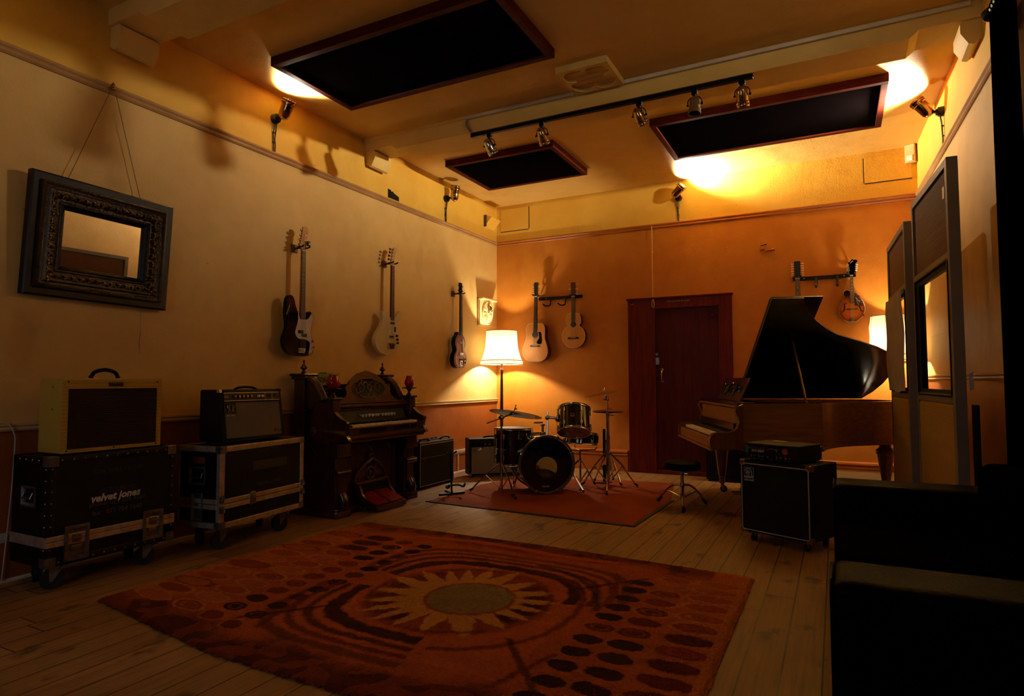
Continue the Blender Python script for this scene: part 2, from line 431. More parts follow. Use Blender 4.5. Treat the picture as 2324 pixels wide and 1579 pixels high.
# ---------------------------------------------------------------- patterned rug
def rug():
    X0, X1, Y0, Y1 = .86, 4.02, -6.28, -3.98
    nx, ny = 560, 410
    gx, gy = np.meshgrid(np.linspace(X0, X1, nx), np.linspace(Y0, Y1, ny))
    rs = np.random.RandomState(3)
    def nz(sc, amp):
        a = rs.rand(int(ny / sc) + 3, int(nx / sc) + 3) * 2 - 1
        yy = np.linspace(0, a.shape[0] - 1.01, ny); xx = np.linspace(0, a.shape[1] - 1.01, nx)
        yi, xi = yy.astype(int), xx.astype(int); fy, fx = (yy - yi)[:, None], (xx - xi)[None]
        q = a[yi][:, xi] * (1 - fy) * (1 - fx) + a[yi + 1][:, xi] * fy * (1 - fx) + a[yi][:, xi + 1] * (1 - fy) * fx + a[yi + 1][:, xi + 1] * fy * fx
        return q * amp
    wx = gx + nz(3, .008) + nz(9, .007); wy = gy + nz(3, .006) + nz(9, .006)
    n1, n2, n3 = nz(2, 1.), nz(12, 1.), nz(40, 1.)
    L = lambda h: np.array(lin(h))
    rust, orange, dark, brown, gold, red, olive, amber = map(L, ('#a9531f', '#c25b1e', '#350f0c', '#652615', '#c58a3c', '#8a1e13', '#75623c', '#b96d29'))
    col = np.zeros((ny, nx, 3)) + rust
    def put(mask, c, a=1.):
        mm = (np.clip(mask, 0, 1) * a)[..., None]; col[:] = col * (1 - mm) + np.asarray(c) * mm
    def soft(d, e=.02): return np.clip(.5 - d / e, 0, 1)
    # field: paler ends, dark red long borders
    put(np.clip((np.abs(gx - 2.44) - 1.15) / .4, 0, 1), amber, .55)
    bd = np.clip((np.abs(wy + 5.13) - .86 + .1 * n3) / .18, 0, 1)
    put(bd * (np.abs(wx - 2.3) < 1.5), brown, .85)
    put(bd * (n2 > .1) * (np.abs(wx - 2.3) < 1.35), dark, .7)
    put(soft(np.abs(wy + 4.16 + .03 * np.sin(wx * 5)) - .03, .04) * (wx > 1.6) * (wx < 3.2), orange, .8)
    put(soft(np.abs(wy + 6.0 - .05 * np.sin(wx * 4)) - .035, .05) * (wx > 1.9) * (wx < 3.1), rust, .8)
    # left/right fields of ovals
    def oval(x, y, a, b, c, rim, k=0.):
        d = np.sqrt(((wx - x) / a) ** 2 + np.abs((wy - y) / b) ** 2.2)
        put(soft(d - 1.2, .12), rim, .75); put(soft(d - .98, .12), c)
        if k: put(soft(np.abs(d - .55) - .12, .12), rim, k)
    ys = [-4.40 - .148 * i for i in range(12)]
    lite = [L('#a8562a'), L('#a04a1e'), L('#b0602c'), L('#8c3a17')]
    for i, y in enumerate(ys):
        oval(1.84, y - .02, .062, .05, dark if i % 3 != 2 else brown, L('#a9571f'), .3 if i % 4 == 2 else 0)
        oval(1.645, y, .075, .055, dark if i in (1, 2, 3, 9, 10) else L('#7a2d15'), L('#ac5d24'), .3 if i % 3 == 1 else 0)
        oval(1.405, y + .02, .11, .056, L('#4a1a10') if i in (0, 1, 2) else lite[i % 4], L('#bd7b33') if i > 2 else brown, .25 if i % 4 == 3 else 0)
        oval(1.07, y, .145, .058, lite[(i + 1) % 4], L('#b8752f') if i % 3 else brown, .3 if i % 5 == 2 else 0)
    yr = [-4.34 - .15 * i for i in range(13)]
    for i, y in enumerate(yr):
        oval(3.445, y - .16, .075, .05, dark if i != 5 else brown, L('#a9571f'), .4 if i == 5 else 0)
        oval(3.62, y, .085, .054, (L('#9c4a1d'), L('#a95a22'), L('#7c3114'), L('#80331a'), L('#6a2413'), brown, brown, dark, dark, dark, dark, dark, dark)[i], L('#b4702c') if i < 5 else L('#a9571f'), .3 if i in (2, 4, 6) else 0)
        oval(3.86, y + .03, .115, .056, (L('#a95c22'), L('#a65520'), L('#a14f1e'), L('#9b4719'), L('#a04d1e'), L('#8f3c17'), L('#5e2011'), L('#862f12'), L('#571c10'), L('#672110'), brown, brown, dark)[i], L('#b8772f') if i < 6 else L('#9a5320'), .3 if i in (4, 7) else 0)
    put((gx > 3.965) * 1., amber, .8)
    # square panel
    cx, cy = 2.62, -5.19
    px, py = wx - cx, wy - cy
    inner = (np.abs(wx - 2.62) < .66) & (np.abs(wy + 5.15) < .8)
    put(inner * 1., L('#b35a25'), .8)
    sq = lambda p, r: (np.abs(px) ** p + np.abs(py) ** p) ** (1 / p) - r
    ang = np.arctan2(py, px)
    seg = lambda a, b: ((np.mod(ang - a, 2 * PI) < np.mod(b - a, 2 * PI))) * 1.
    for r, wd, p, c, a in ((.585, .042, 3.2, dark, .95), (.685, .022, 3.5, dark, .8), (.755, .02, 3.8, brown, .85), (.83, .03, 4.2, dark, .6)):
        put(soft(np.abs(sq(p, r)) - wd * (1 + .35 * n2), .02) * np.maximum(seg(R(15), R(165)), seg(R(188), R(285))), c, a)
    put(soft(np.abs(sq(2.2, .66)) - .018, .02) * seg(R(-70), R(60)), brown, .8)
    put(soft(np.abs(sq(2., .75)) - .02, .02) * seg(R(10), R(80)), dark, .8)
    # corner pieces: diagonals at the corners
    for sx_, sy_ in ((1, 1), (1, -1), (-1, -1)):
        qx, qy = px * sx_ - .70, py * sy_ - .62
        put(soft(np.abs(qx - qy * .8) - .022, .02) * (qx > -.22) * (qx < .14) * (qy > -.25), dark, .75)
        put(soft(np.abs(qx + qy * .3) - .016, .02) * (np.abs(qy) < .2), brown, .8)
    # sun
    rr = np.sqrt(px ** 2 + py ** 2 * 1.05); r0 = np.sqrt((wx - 2.68) ** 2 + (wy + 5.18) ** 2)
    put(soft(rr - .53 - .02 * n2, .03), L('#8e3f1b'))
    nr = 19
    saw = np.abs(np.mod(ang / (2 * PI) * nr + .25 * np.sin(ang * 3), 1.) - .5) * 2
    ray = soft(rr - (.30 + .24 * saw + .03 * np.sin(ang * 5)), .03)
    put(ray, gold); put(ray * (n1 > .25) * (n2 > -.2), olive, .35)
    dk = soft(np.abs(rr - .42) - .06, .04) * (saw < .42) * (np.sin(ang * 2.3 + 1) > -.2)
    put(dk, brown, .9); put(dk * (np.sin(ang + 2.2) > .3), dark, .7)
    put(soft(np.abs(rr - .5) - .014, .02) * (np.sin(ang * 4) > -.1), brown, .7)
    put(soft(r0 - .255 - .008 * n1, .015), L('#8c4a1e')); put(soft(r0 - .232, .015), L('#8a7347'))
    col *= 1.2 * (1 + .16 * n1 + .10 * n2 + .08 * n3)[..., None]
    # geometry
    fr = np.minimum(np.minimum(gx - X0, X1 - gx), np.minimum(gy - Y0, Y1 - gy))
    z = .004 + np.clip(fr / .02, 0, 1) * .014 + np.abs(n1) * .004
    ex = gx + (X0 + .11 - X0) * np.clip((.25 - (gx - X0)) / .25, 0, 1) * np.clip((gy + 4.6) / .6, 0, 1) * .6
    ex = np.where(gx > X1 - .001, ex + nz(3, .006), ex); ey = gy - .16 * (1 - np.clip((gy - Y0) / 2.3, 0, 1)) * 0
    ey = ey + .17 * np.clip((2.0 - gx) / 1.14, 0, 1) * np.clip((-5.4 - gy) / .88, 0, 1)      # near edge runs askew
    ey = ey - .10 * np.clip((gx - 2.6) / 1.4, 0, 1) * np.clip((gy + 4.6) / .6, 0, 1)
    ey = ey + np.where((gy > Y1 - .001) | (gy < Y0 + .001), nz(2, .012), 0)
    me = bpy.data.meshes.new('rug')
    v = np.stack([ex, ey, z], -1).reshape(-1, 3)
    idx = np.arange(nx * ny).reshape(ny, nx)
    q = np.stack([idx[:-1, :-1], idx[:-1, 1:], idx[1:, 1:], idx[1:, :-1]], -1).reshape(-1, 4)
    me.vertices.add(len(v)); me.vertices.foreach_set('co', v.ravel())
    me.loops.add(q.size); me.loops.foreach_set('vertex_index', q.ravel())
    me.polygons.add(len(q)); me.polygons.foreach_set('loop_start', np.arange(0, q.size, 4)); me.polygons.foreach_set('loop_total', np.full(len(q), 4))
    me.update(calc_edges=True)
    at = me.color_attributes.new('pile_colour', 'FLOAT_COLOR', 'POINT')
    at.data.foreach_set('color', np.concatenate([np.clip(col, 0, 1), np.ones((ny, nx, 1))], -1).ravel())
    k = NT('rug_pile'); a = k.n('VertexColor', layer_name='pile_colour').outputs[0]
    f = k.noise(170, None, 2)
    k.bump(f, .9, .012)
    k.set(Base_Color=k.mix(k.math('MULTIPLY', k.ramp(f, .35, .7), .35), a, lin('#2a0f08')), Roughness=.95, Specular_IOR_Level=.1)
    me.materials.append(k.m); me.shade_smooth()
    o = bpy.data.objects.new('rug', me); COL.objects.link(o)
    props(o, 'large shaggy rust orange rug with ovals and a sun motif on the floorboards', 'rug')
rug()

# ---- drum mat: red-brown hardboard-coloured carpet with one wavy side
out = [(.835, -2.94), (2.965, -3.05), (2.985, -1.8), (2.76, -.73), (2.2, -.79), (1.6, -.98), (.97, -1.26), (.86, -1.58), (.8, -1.86), (.85, -2.35)]
def mat_shape(pts, z0, z1): return G().prism([(x, y) for x, y in pts], z0, z1, m=Matrix(((1, 0, 0, 0), (0, 0, 1, 0), (0, 1, 0, 0), (0, 0, 0, 1))))
t = thing('drum_mat', 'plain red brown carpet with dark edge lying under the drum kit', 'carpet', (0, 0, 0))
g = mat_shape(out, .0, .007); bmesh.ops.recalc_face_normals(g.bm, faces=g.bm.faces); g.to('carpet', mat('mat_carpet', '#8c3e17', .9, col2='#7b3413', scale=3, bump=.5, bscale=300, spec=.15), t)
bd = [(.815, -2.965), (2.985, -3.085), (3.02, -1.8), (2.985, -1.8), (2.955, -3.035), (.835, -2.925)]
g = mat_shape(bd, .0, .0085); bmesh.ops.recalc_face_normals(g.bm, faces=g.bm.faces); g.to('edge_binding', mat('mat_edge', '#20130d', .85), t)
# ================================================================ lamps and fittings on the walls and beam
def spot_can(g, L=.15, r=.052):
    """lamp can along +z from z=0 (rear) to z=L (mouth)"""
    g.lathe([(.012, -.012), (.022, -.008), (.034, .004), (.042, .02), (.044, .07), (.045, L - .045), (.052, L - .04), (.052, L - .028), (.05, L - .026), (.053, L - .02), (.053, L - .008), (.05, L - .006), (.05, L), (.046, L), (.044, L - .03), (.002, L - .05)], 22, cap=False)
    return g
M['canbrass'] = mat('brass_chrome', '#b99a6a', .14, 1., col2='#a98a58')
M['canchrome'] = mat('blue_chrome', '#c4c8cc', .12, 1.)
M['canpaint'] = mat('can_paint', '#8a6f4a', .35, .3)

def wall_spot(label, wallm, x, aim, pw=0., dark=False, cone=158):
    """spotlight on the wall above the picture rail; aim = local direction"""
    t = thing('wall_spotlight', label, 'spotlight', (0, 0, 0), group='spotlights on the walls')
    t.matrix_world = wallm @ T(x, 0, 3.59)
    g = G().cyl((0, 0, 0), (0, -.045, 0), .045, .04).cyl((0, -.045, 0), (0, -.06, 0), .028)
    g.to('mounting_base', M['black'], t)
    a = Vector(aim).normalized(); pv = Vector((0, -.135, .035)) if not dark else Vector((.03, -.125, .03))
    G().tube(cr([(0, -.04, 0), tuple(pv * .55 + Vector((0, 0, -.012))), tuple(pv)], 6, False), .014).to('bracket_arm', M['black'], t)
    q = Matrix.Translation(pv - a * .055) @ AX(a) @ Matrix.Scale(1.2, 4)
    g = spot_can(G()); bmesh.ops.transform(g.bm, matrix=q, verts=g.bm.verts); c = g.to('lamp_can', M['canbrass'], t)
    g = G(); g.lathe([(.0005, .118), (.03, .121), (.0465, .134)], 22, cap=False, m=q); g.to('lens', M['bulb'] if pw else M['gold'], c)
    g = G(); rs_ = random.Random(int(x * 10)); 
    g.tube([(0, -.03, -.02), (.004, -.02, -.1), (-.004, -.016, -.18), (.004, -.014, -.25), (0, -.016, -.31)], .006)
    g.tube([(-.012, -.03, -.02), (-.016, -.012, -.15), (-.01, -.012, -.31)], .004)
    for z in (-.13, -.22): g.box((-.008, -.01, z), (.03, .012, .014), .003)
    g.to('cable', M['rubber'], t)
    if pw:
        o = lamp('SPOT', 'spot_light', pv + a * .1, pw, WARM, t, spot_size=R(cone), spot_blend=1., shadow_soft_size=.06)
        o.rotation_euler = (-a).to_track_quat('Z', 'Y').to_euler()
    return t
PW = 1050
wall_spot('lit brass spotlight on the left wall aimed up beside the largest ceiling panel', T(0, -4.21, 0) @ RZ(R(90)), 0, (-.03, -.5, .84), PW * .8, cone=135)
wall_spot('unlit brass spotlight on the left wall near the far corner', T(0, -1.4, 0) @ RZ(R(90)), 0, (.05, -.08, 1), 0, True)
wall_spot('lit brass spotlight on the far wall aimed at the ceiling above the door', T(2.72, 0, 0), 0, (.7, -.22, .62), PW * .9, cone=150)
wall_spot('lit brass spotlight on the right wall aimed up at the long narrow ceiling panel', T(rx(-1.58), -1.58, 0) @ RZ(R(-90) + RA), 0, (.1, -.62, .78), PW * 1.6, cone=154)

wall_spot('lit brass spotlight on the left wall nearest the camera', T(0, -7.0, 0) @ RZ(R(90)), 0, (.1, -.5, .85), PW * .015)
wall_spot('lit brass spotlight on the right wall beyond the black curtain', T(rx(-5.3), -5.3, 0) @ RZ(R(-90) + RA), 0, (-.75, -.75, .5), PW * .03, cone=95)

# track on the beam
tr = thing('lighting_track', 'black lighting track fixed along the underside of the beam', 'track', (0, 0, 0))
G().box((2.65, -2.94, 3.638), (2.62, .04, .034), .004).to('track', M['satin'], tr)
G().box((1.4, -2.94, 3.635), (.14, .046, .042), .004).to('feed_box', M['black'], tr)
tl = [(1.535, (.34, .62, -1), 'first spotlight on the track, nearest the left wall, bluish chrome', 0), (2.1, (.14, .6, -1), 'second spotlight on the track from the left wall, brass and chrome', 0),
      (3.03, (.34, .55, -1), 'third spotlight on the track from the left wall, tilted to the right', 0), (3.5, (0, -.2, -1), 'fourth spotlight on the track from the left wall, its dark mouth turned to the room', 1), (3.875, (.0, .55, -1), 'fifth spotlight on the track, nearest the right wall, hanging straight down', 0)]
for x, a, lab, md in tl:
    t = thing('track_spotlight', lab, 'spotlight', (x, -2.94, 3.622), group='spotlights on the ceiling track')
    G().box((0, 0, -.018), (.05, .034, .036), .004).cyl((0, 0, -.03), (0, 0, -.05), .012).to('track_adapter', M['satin'], t)
    G().tube([(-.058, 0, -.125)] + [(-.058 * math.cos(k * PI / 8), 0, -.1 + .05 * math.sin(k * PI / 8)) for k in range(9)] + [(.058, 0, -.125)], .0045, 6).cyl((.05, 0, -.12), (.07, 0, -.12), .01).cyl((-.05, 0, -.12), (-.066, 0, -.12), .008).to('yoke', M['satin'], t)
    a = Vector(a).normalized(); q = Matrix.Translation(Vector((0, 0, -.12)) - a * .06) @ AX(a)
    g = spot_can(G()); bmesh.ops.transform(g.bm, matrix=q, verts=g.bm.verts)
    c = g.to('lamp_can', (M['canchrome'] if x < 2 else M['canpaint'] if md else M['canbrass']), t)
    G().lathe([(.0005, .118), (.03, .121), (.0465, .134)], 22, cap=False, m=q).to('lens', M['satin'], c)
cn = thing('cable_trunking', 'white plastic cable trunking running along the top of the beam', 'trunking', (0, 0, 0))
G().box((3.34, -2.998, 3.80), (4.08, .02, .026), .002).to('trunking', M['conduit'], cn)
g = G()
for k in range(3): g.tube(cr([(1.31 + .006 * k, -2.995, 3.795), (1.30 + .012 * k, -3.0, 3.73), (1.345 + .01 * k, -2.985, 3.655)], 6, False), .0045)
g.to('cable', mat('grey_cable', '#8a7f72', .5), cn)

# ceiling acoustic panels
M['panelwood'] = wood('panel_frame_wood', '#561a0c', '#3a1109', .6, 0, .0, 6., .08)
M['panelcloth'] = mat('panel_cloth', '#0b0708', .8, bump=.2, bscale=300, spec=0.)
for lab, x0, x1, y0, y1 in (('largest dark ceiling panel, nearest the camera, lit at its left end', .49, 2.58, -4.69, -3.74), ('smallest dark ceiling panel, beyond the beam near the left wall', .42, 1.82, -2.04, -.98), ('long dark ceiling panel beyond the beam near the right wall', 2.89, 4.955, -2.08, -.98)):
    cx, cy = (x0 + x1) / 2, (y0 + y1) / 2; a, b = x1 - x0, y1 - y0
    t = thing('ceiling_panel', lab, 'acoustic panel', (cx, cy, CZ), group='framed acoustic panels on the ceiling')
    g = G(); fwd, h = .055, .075
    g.box((0, -b / 2 + fwd / 2, -h / 2), (a, fwd, h), .003).box((0, b / 2 - fwd / 2, -h / 2), (a, fwd, h), .003)
    g.box((-a / 2 + fwd / 2, 0, -h / 2), (fwd, b - 2 * fwd, h), .003).box((a / 2 - fwd / 2, 0, -h / 2), (fwd, b - 2 * fwd, h), .003)
    g.to('frame', M['panelwood'], t)
    G().box((0, 0, -h / 2 + .006), (a - 2 * fwd + .004, b - 2 * fwd + .004, h - .02)).to('cloth_panel', M['panelcloth'], t)

# plaster vent rose on the ceiling: square plate with a four-lobed hole and slats
vt = thing('ceiling_vent', 'cream carved ventilator with four-lobed opening on the ceiling beside the beam', 'vent', (2.69, -3.24, CZ))
g = G(); N = 64; ro, ri = [], []
for i in range(N):
    a = 2 * PI * i / N + PI / 4; c, s_ = math.cos(a), math.sin(a); k = .225 / max(abs(c), abs(s_)); 
    lobe = .12 + .115 * abs(math.sin(2 * a)) ** .6
    ro.append((c * k, s_ * k)); ri.append((c * lobe, s_ * lobe))
V = lambda p, z: g.bm.verts.new((p[0], p[1], z))
A, B, Cc, D = [V(p, -.055) for p in ro], [V(p, -.055) for p in ri], [V(p, -.006) for p in ri], [V(p, 0) for p in ro]
for i in range(N):
    j = (i + 1) % N
    for u_, v_ in ((A, B), (B, Cc), (D, A)): g.bm.faces.new((u_[i], u_[j], v_[j], v_[i]))
g.to('pierced_plate', M['beam'], vt)
g = G()
for i in range(5): g.box((0, -.16 + .08 * i, -.022), (.38, .07, .012), m=None)
g.to('slats', M['ceil'], vt)
G().box((0, 0, -.004), (.4, .4, .008)).to('dark_duct', mat('duct', '#2a1b0b', .8), vt)

# small things on the walls
def on_left(y, z=0): return (0, y, z), R(90)
l, r_ = on_left(-.36, 2.19)
t = thing('plaster_plaque', 'cream plaster plaque with radiating petals on the left wall above the lamp', 'plaque', l, r_)
G().box((0, -.012, 0), (.44, .024, .40), .003).box((-.02, -.03, 0), (.38, .02, .37), .008).box((0, -.045, .19), (.44, .09, .03), .004).to('square_block', M['trim_cream'], t)
G().lathe([(.16, 0), (.165, .012), (.15, .02), (.14, .012), (.0, .018)], 32, m=T(.0, -.04, -.01) @ RX(R(90)) @ Matrix.Diagonal((.9, 1.05, 1, 1))).to('round_moulding', M['trim_cream'], t)
g = G()
for k in range(11):
    a = 2 * PI * k / 11 + .3; ca, sa = math.cos(a), math.sin(a)
    g.ball((0, 0, 0), (.012, .008, .045), 8, m=T(.085 * ca, -.056, -.01 + .085 * sa) @ RY(PI / 2 - a))
g.to('petals', M['trim_cream'], t)
g = G().ball((0, 0, 0), (.022, .05, .05), 10, m=T(.0, -.075, .05)).cyl((0, -.06, -.01), (.03, -.12, .02), .012)
g.to('leaf_boss', M['gold'], t)
l, r_ = on_left(-.24, 3.53)
t = thing('hopper_vent', 'cream hopper ventilator tilted open on the left wall near the corner', 'vent', l, r_)
G().prism([(0, -.085), (-.004, .09), (-.012, .09), (-.115, .055), (-.12, .045)], -.14, .14, m=RZ(R(90)) @ Matrix.Diagonal((1, 1, 1, 1))).to('hopper_flap', M['wall_yellow'], t)
G().box((-.15, -.02, 0), (.01, .05, .17)).to('side_cheek', mat('cheek_grey', '#4f4530', .7), t)
g = G().box((0, -.03, 0), (.1, .06, .2), .006).box((0, -.062, -.055), (.07, .008, .07), .003)
t = thing('motion_sensor', 'white motion sensor high in the far right corner', 'sensor', (5.305, -.02, 3.725), R(-28))
g.to('sensor_housing', M['trim_cream'], t); G().box((0, -.062, -.055), (.06, .012, .06), .004).to('sensor_window', M['white'], t)
t = thing('tape_scrap', 'ragged scrap of black tape on the left wall above the picture rail', 'tape', *on_left(-2.48, 3.3))
G().prism([(-.1, .0), (.1, .0), (.1, .05), (.0, .075), (-.005, .09), (-.04, .08), (-.05, .095), (-.1, .1)], -.004, -.0005).to('tape', M['black'], t)
for x, z, lab, L in ((3.745, 2.865, 'wooden peg on the far wall, topmost of the three', .07), (3.722, 2.806, 'shortest wooden peg on the far wall, lower left of the three', .05), (3.815, 2.79, 'longest wooden peg on the far wall, lower right of the three', .1)):
    t = thing('wall_peg', lab, 'peg', (x, 0, z), group='pegs stuck in the far wall')
    G().cyl((0, 0, 0), (.3 * L, -.03, 0), .008).cyl((-L * .5, -.03, -.003), (L * .5, -.04, .004), .011, .014).to('peg', M['trim_orange'], t)
t = thing('pull_cord', 'pale pull cord hanging from the picture rail past the door top', 'cord', (2.369, -.05, 0))
G().tube([(0, 0, 3.25), (.002, .005, 3.1), (.001, .006, 2.7), (.003, .006, 2.28)], .006, 6).ball((.003, .006, 2.9), .011, 8).to('cord', M['trim_cream'], t)
G().tube(cr([(.003, .006, 2.28), (-.012, .006, 2.22), (-.006, .006, 2.175), (.012, .006, 2.175), (.018, .006, 2.22)], 6), .004, 6, True).to('loop', M['trim_cream'], t)

# framed mirror hanging on strings
mi = thing('mirror', 'mirror in a broad carved dark frame hung by strings from the picture rail', 'mirror', (.03, -5.695, 2.13), R(90))
mi.rotation_euler = (R(3.), R(1.0), R(90))
M['frame'] = mat('carved_frame', '#3a2813', .36, .2, col2='#1c1209', scale=18, bump=.5, bscale=70)
M['framedark'] = mat('frame_edge', '#140806', .45, col2='#0d0504', spec=.3)
def frame_ring(g, w, h, bands):
    """bands: list of (inset, y) from outside in -> mitred moulding"""
    rings = []
    for i, y in bands:
        a, b = w / 2 - i, h / 2 - i
        rings.append([g.bm.verts.new(p) for p in ((-a, y, -b), (a, y, -b), (a, y, b), (-a, y, b))])
    for p, q in zip(rings, rings[1:]):
        for k in range(4):
            j = (k + 1) % 4; g.bm.faces.new((p[k], p[j], q[j], q[k]))
W_, H_ = .93, .78
g = G(); frame_ring(g, W_, H_, [(0, 0), (0, -.05), (.01, -.058), (.05, -.055), (.055, -.05)]); g.to('outer_edge', M['framedark'], mi)
g = G(); frame_ring(g, W_, H_, [(.05, -.052), (.055, -.075), (.068, -.08), (.078, -.07), (.09, -.066), (.10, -.075), (.11, -.072), (.15, -.052), (.165, -.055), (.17, -.06), (.18, -.055)])
rs_ = random.Random(4); g2 = G()
def leaf_row(ax, fix, lo, hi, n):
    for k in range(n):
        u = lo + (hi - lo) * (k + .5) / n
        for s_ in (-1, 1):
            a = rs_.uniform(.3, .9) * s_
            p = (u, -.068, fix) if ax == 0 else (fix, -.068, u)
            g2.ball((0, 0, 0), (.027, .014, .010), 8, m=T(*p) @ RY(a if ax == 0 else PI / 2 + a) @ T(.012, 0, .008 * s_))
for s_ in (-1, 1):
    leaf_row(0, s_ * (H_ / 2 - .13), -W_ / 2 + .1, W_ / 2 - .1, 15); leaf_row(1, s_ * (W_ / 2 - .13), -H_ / 2 + .1, H_ / 2 - .1, 11)
g.to('carved_moulding', M['frame'], mi); g2.to('gilt_leaves', mat('gilt', '#8a6a34', .3, .7, col2='#3a2a14', scale=25), mi)
g = G(); frame_ring(g, W_, H_, [(.178, -.056), (.185, -.062), (.19, -.05), (.205, -.04), (.208, -.024)]); g.to('inner_edge', M['framedark'], mi)
G().box((0, -.022, 0), (W_ - .4, .004, H_ - .4)).to('mirror_glass', NT('mirror_glass').set(Base_Color=(.86, .86, .85), Metallic=1., Roughness=.01), mi)
G().box((0, -.008, 0), (W_ - .05, .016, H_ - .05)).to('backing_board', M['framedark'], mi)
st = thing('hanging_string', 'pair of thin strings holding the framed mirror from the rail', 'string', (0, 0, 0))
G().tube([(.035, -5.655, 3.27), (.035, -5.93, 2.5)], .0022, 5).tube([(.035, -5.645, 3.27), (.035, -5.43, 2.5)], .0022, 5).to('string', mat('twine', '#7d5f3c', .8), st)
G().tube([(.0, -5.65, 3.28), (.035, -5.65, 3.295), (.045, -5.65, 3.28), (.04, -5.65, 3.25)], .006, 6).ball((.036, -5.65, 3.255), .014, 8).to('rail_hook', M['brass'], st)
t = thing('loose_string', 'thin loose string dangling below the framed mirror', 'string', (.02, -5.4, 0))
G().tube([(0, 0, 1.78), (.0, .002, 1.6), (.004, .003, 1.54), (0, 0, 1.5), (0, .004, 1.4)], .002, 5).tube([(0, 0, 1.56), (.004, -.006, 1.5), (0, -.004, 1.44)], .002, 5).to('string', mat('pale_twine', '#a89a86', .8), t)
t = thing('wall_cable', 'thin pale cable curving down the left wall behind the tweed amplifier', 'cable', (.02, 0, 0))
G().tube(cr([(.01, -6.26, .955), (.02, -6.20, .95), (.02, -6.165, .88), (.02, -6.16, .8), (.02, -6.17, .5), (.02, -6.2, .02)], 6, False), .004, 6).to('cable', M['trim_white'], t)

# guitar hanger rails on the back wall
def hanger_rail(x0, x1, z, hooks, label, face=0):
    t = thing('hanger_rail', label, 'rack', (0, 0, 0))
    tilt = .01
    G().box(((x0 + x1) / 2, -.014, z), (x1 - x0, .022, .042), .002).to('rail_bar', M['black'], t)
    for i in (.18, .82): G().cyl((x0 + (x1 - x0) * i, -.024, z), (x0 + (x1 - x0) * i, -.028, z), .009).to('screw', M['steel'], t)
    for x in hooks:
        g = G()
        if face: g.tube(cr([(x, -.025, z), (x, -.035, z - .06), (x, -.06, z - .1), (x, -.1, z - .12), (x, -.12, z - .1)], 4, False), .013)
        else: g.tube(cr([(x, -.02, z), (x, -.03, z - .08), (x - .01, -.05, z - .11), (x - .05, -.09, z - .115), (x - .085, -.11, z - .085)], 4, False), .011)
        g.to('hook', M['rubber'], t)
    return t
hanger_rail(.70, 1.37, 2.385, (.89, 1.12), 'black guitar hanger rail with two empty hooks on the far wall beside the lamp')
hanger_rail(4.06, 4.72, 2.415, (4.31, 4.53), 'black guitar hanger rail with two empty hooks on the far wall above the piano', 1)

# ================================================================ amplifiers and flight cases along the left wall
def strip_handle(g, w, h, z, y=0, r=.011, x=0):
    g.tube(cr([(x - w / 2, y, z), (x - w * .36, y, z + h * .7), (x, y, z + h), (x + w * .36, y, z + h * .7), (x + w / 2, y, z)], 6, False), [r * (1.25 if k in (0, 1, 23, 24) else 1) for k in range(25)])
def caster(parent, x, y, zt, r=.055, ang=.4, plate=True):
    g = G().box((0, 0, zt - .008), (.1, .09, .012), .002)
    for s_ in (-1, 1): g.prism([(-.035, zt - .01), (.04, zt - .01), (.005 + .03, r * .8), (.0 + .02, r * .8)], s_ * .026 - .0025, s_ * .026 + .0025)
    c = g.to('caster', M['zinc'], parent); c.location = (x, y, 0); c.rotation_euler = (0, 0, ang)
    wv = G().cyl((.027, -.02, r), (.027, .02, r), r, n=24).cyl((.027, -.023, r), (.027, .023, r), r * .35, n=16).to('wheel', M['rubber'], c)
    return c
def catch(parent, x, z, y, w=.135, h=.17):
    """butterfly catch in a recessed dish"""
    g = G(); frame_ring(g, w, h, [(0, .0), (0, -.006), (.008, -.008), (.018, -.006), (.024, .012)])
    bmesh.ops.transform(g.bm, matrix=T(x, y, z), verts=g.bm.verts)
    g.box((x, y + .01, z), (w - .03, .004, h - .03))
    o = g.to('catch_dish', M['zinc'], parent)
    q = G().box((x, y + .002, z + .025), (.05, .012, .05), .004).box((x, y + .002, z - .03), (.06, .01, .03), .004).cyl((x, y + .006, z + .025), (x, y - .01, z + .025), .014).box((x, y - .008, z + .025), (.04, .008, .01), .002)
    q.to('catch_lever', M['steel'], o)
    return o
def corner(parent, p, s_, m, r=.05):
    g = G(); x, y, z = p
    for ax in range(3):
        d = [r, r, r]; d[ax] = .004; c = [x - s_[0] * r / 2, y - s_[1] * r / 2, z - s_[2] * r / 2]; c[ax] = p[ax] + s_[ax] * .001
        g.box(c, d, .0015)
    g.ball((x - s_[0] * .01, y - s_[1] * .01, z - s_[2] * .01), .015, 10)
    return g.to('corner_cap', m, parent)

# --- black riveted case
w, d, h, z0 = .77, .385, .625, .145
c1 = thing('flight_case', 'black riveted flight case with stencilled lettering, under the tweed amplifier', 'flight case', (.31, -5.815, 0), R(90), group='flight cases on casters')
M['casebrown'] = mat('vulcanised_fibre', '#140d0b', .5, bump=.15, bscale=200, col2='#0c0807', spec=.2)
M['ply'] = mat('black_laminate', '#0a0808', .5, bump=.1, bscale=150, spec=.15)
G().box((0, 0, z0 + h / 2), (w - .01, d - .01, h - .01), .006).to('case_body', M['ply'], c1)
g = G(); t_ = .045
for sx in (-1, 1):
    for sy in (-1, 1): g.box((sx * (w / 2 - t_ / 2), sy * (d / 2 - t_ / 2), z0 + h / 2), (t_, t_, h), .006)
for sz in (0, 1):
    z = z0 + t_ / 2 + sz * (h - t_)
    for s_ in (-1, 1): g.box((0, s_ * (d / 2 - t_ / 2), z), (w - t_, t_, t_), .006).box((s_ * (w / 2 - t_ / 2), 0, z), (t_, d - t_, t_), .006)
g.to('fibre_edging', M['casebrown'], c1)
g = G()
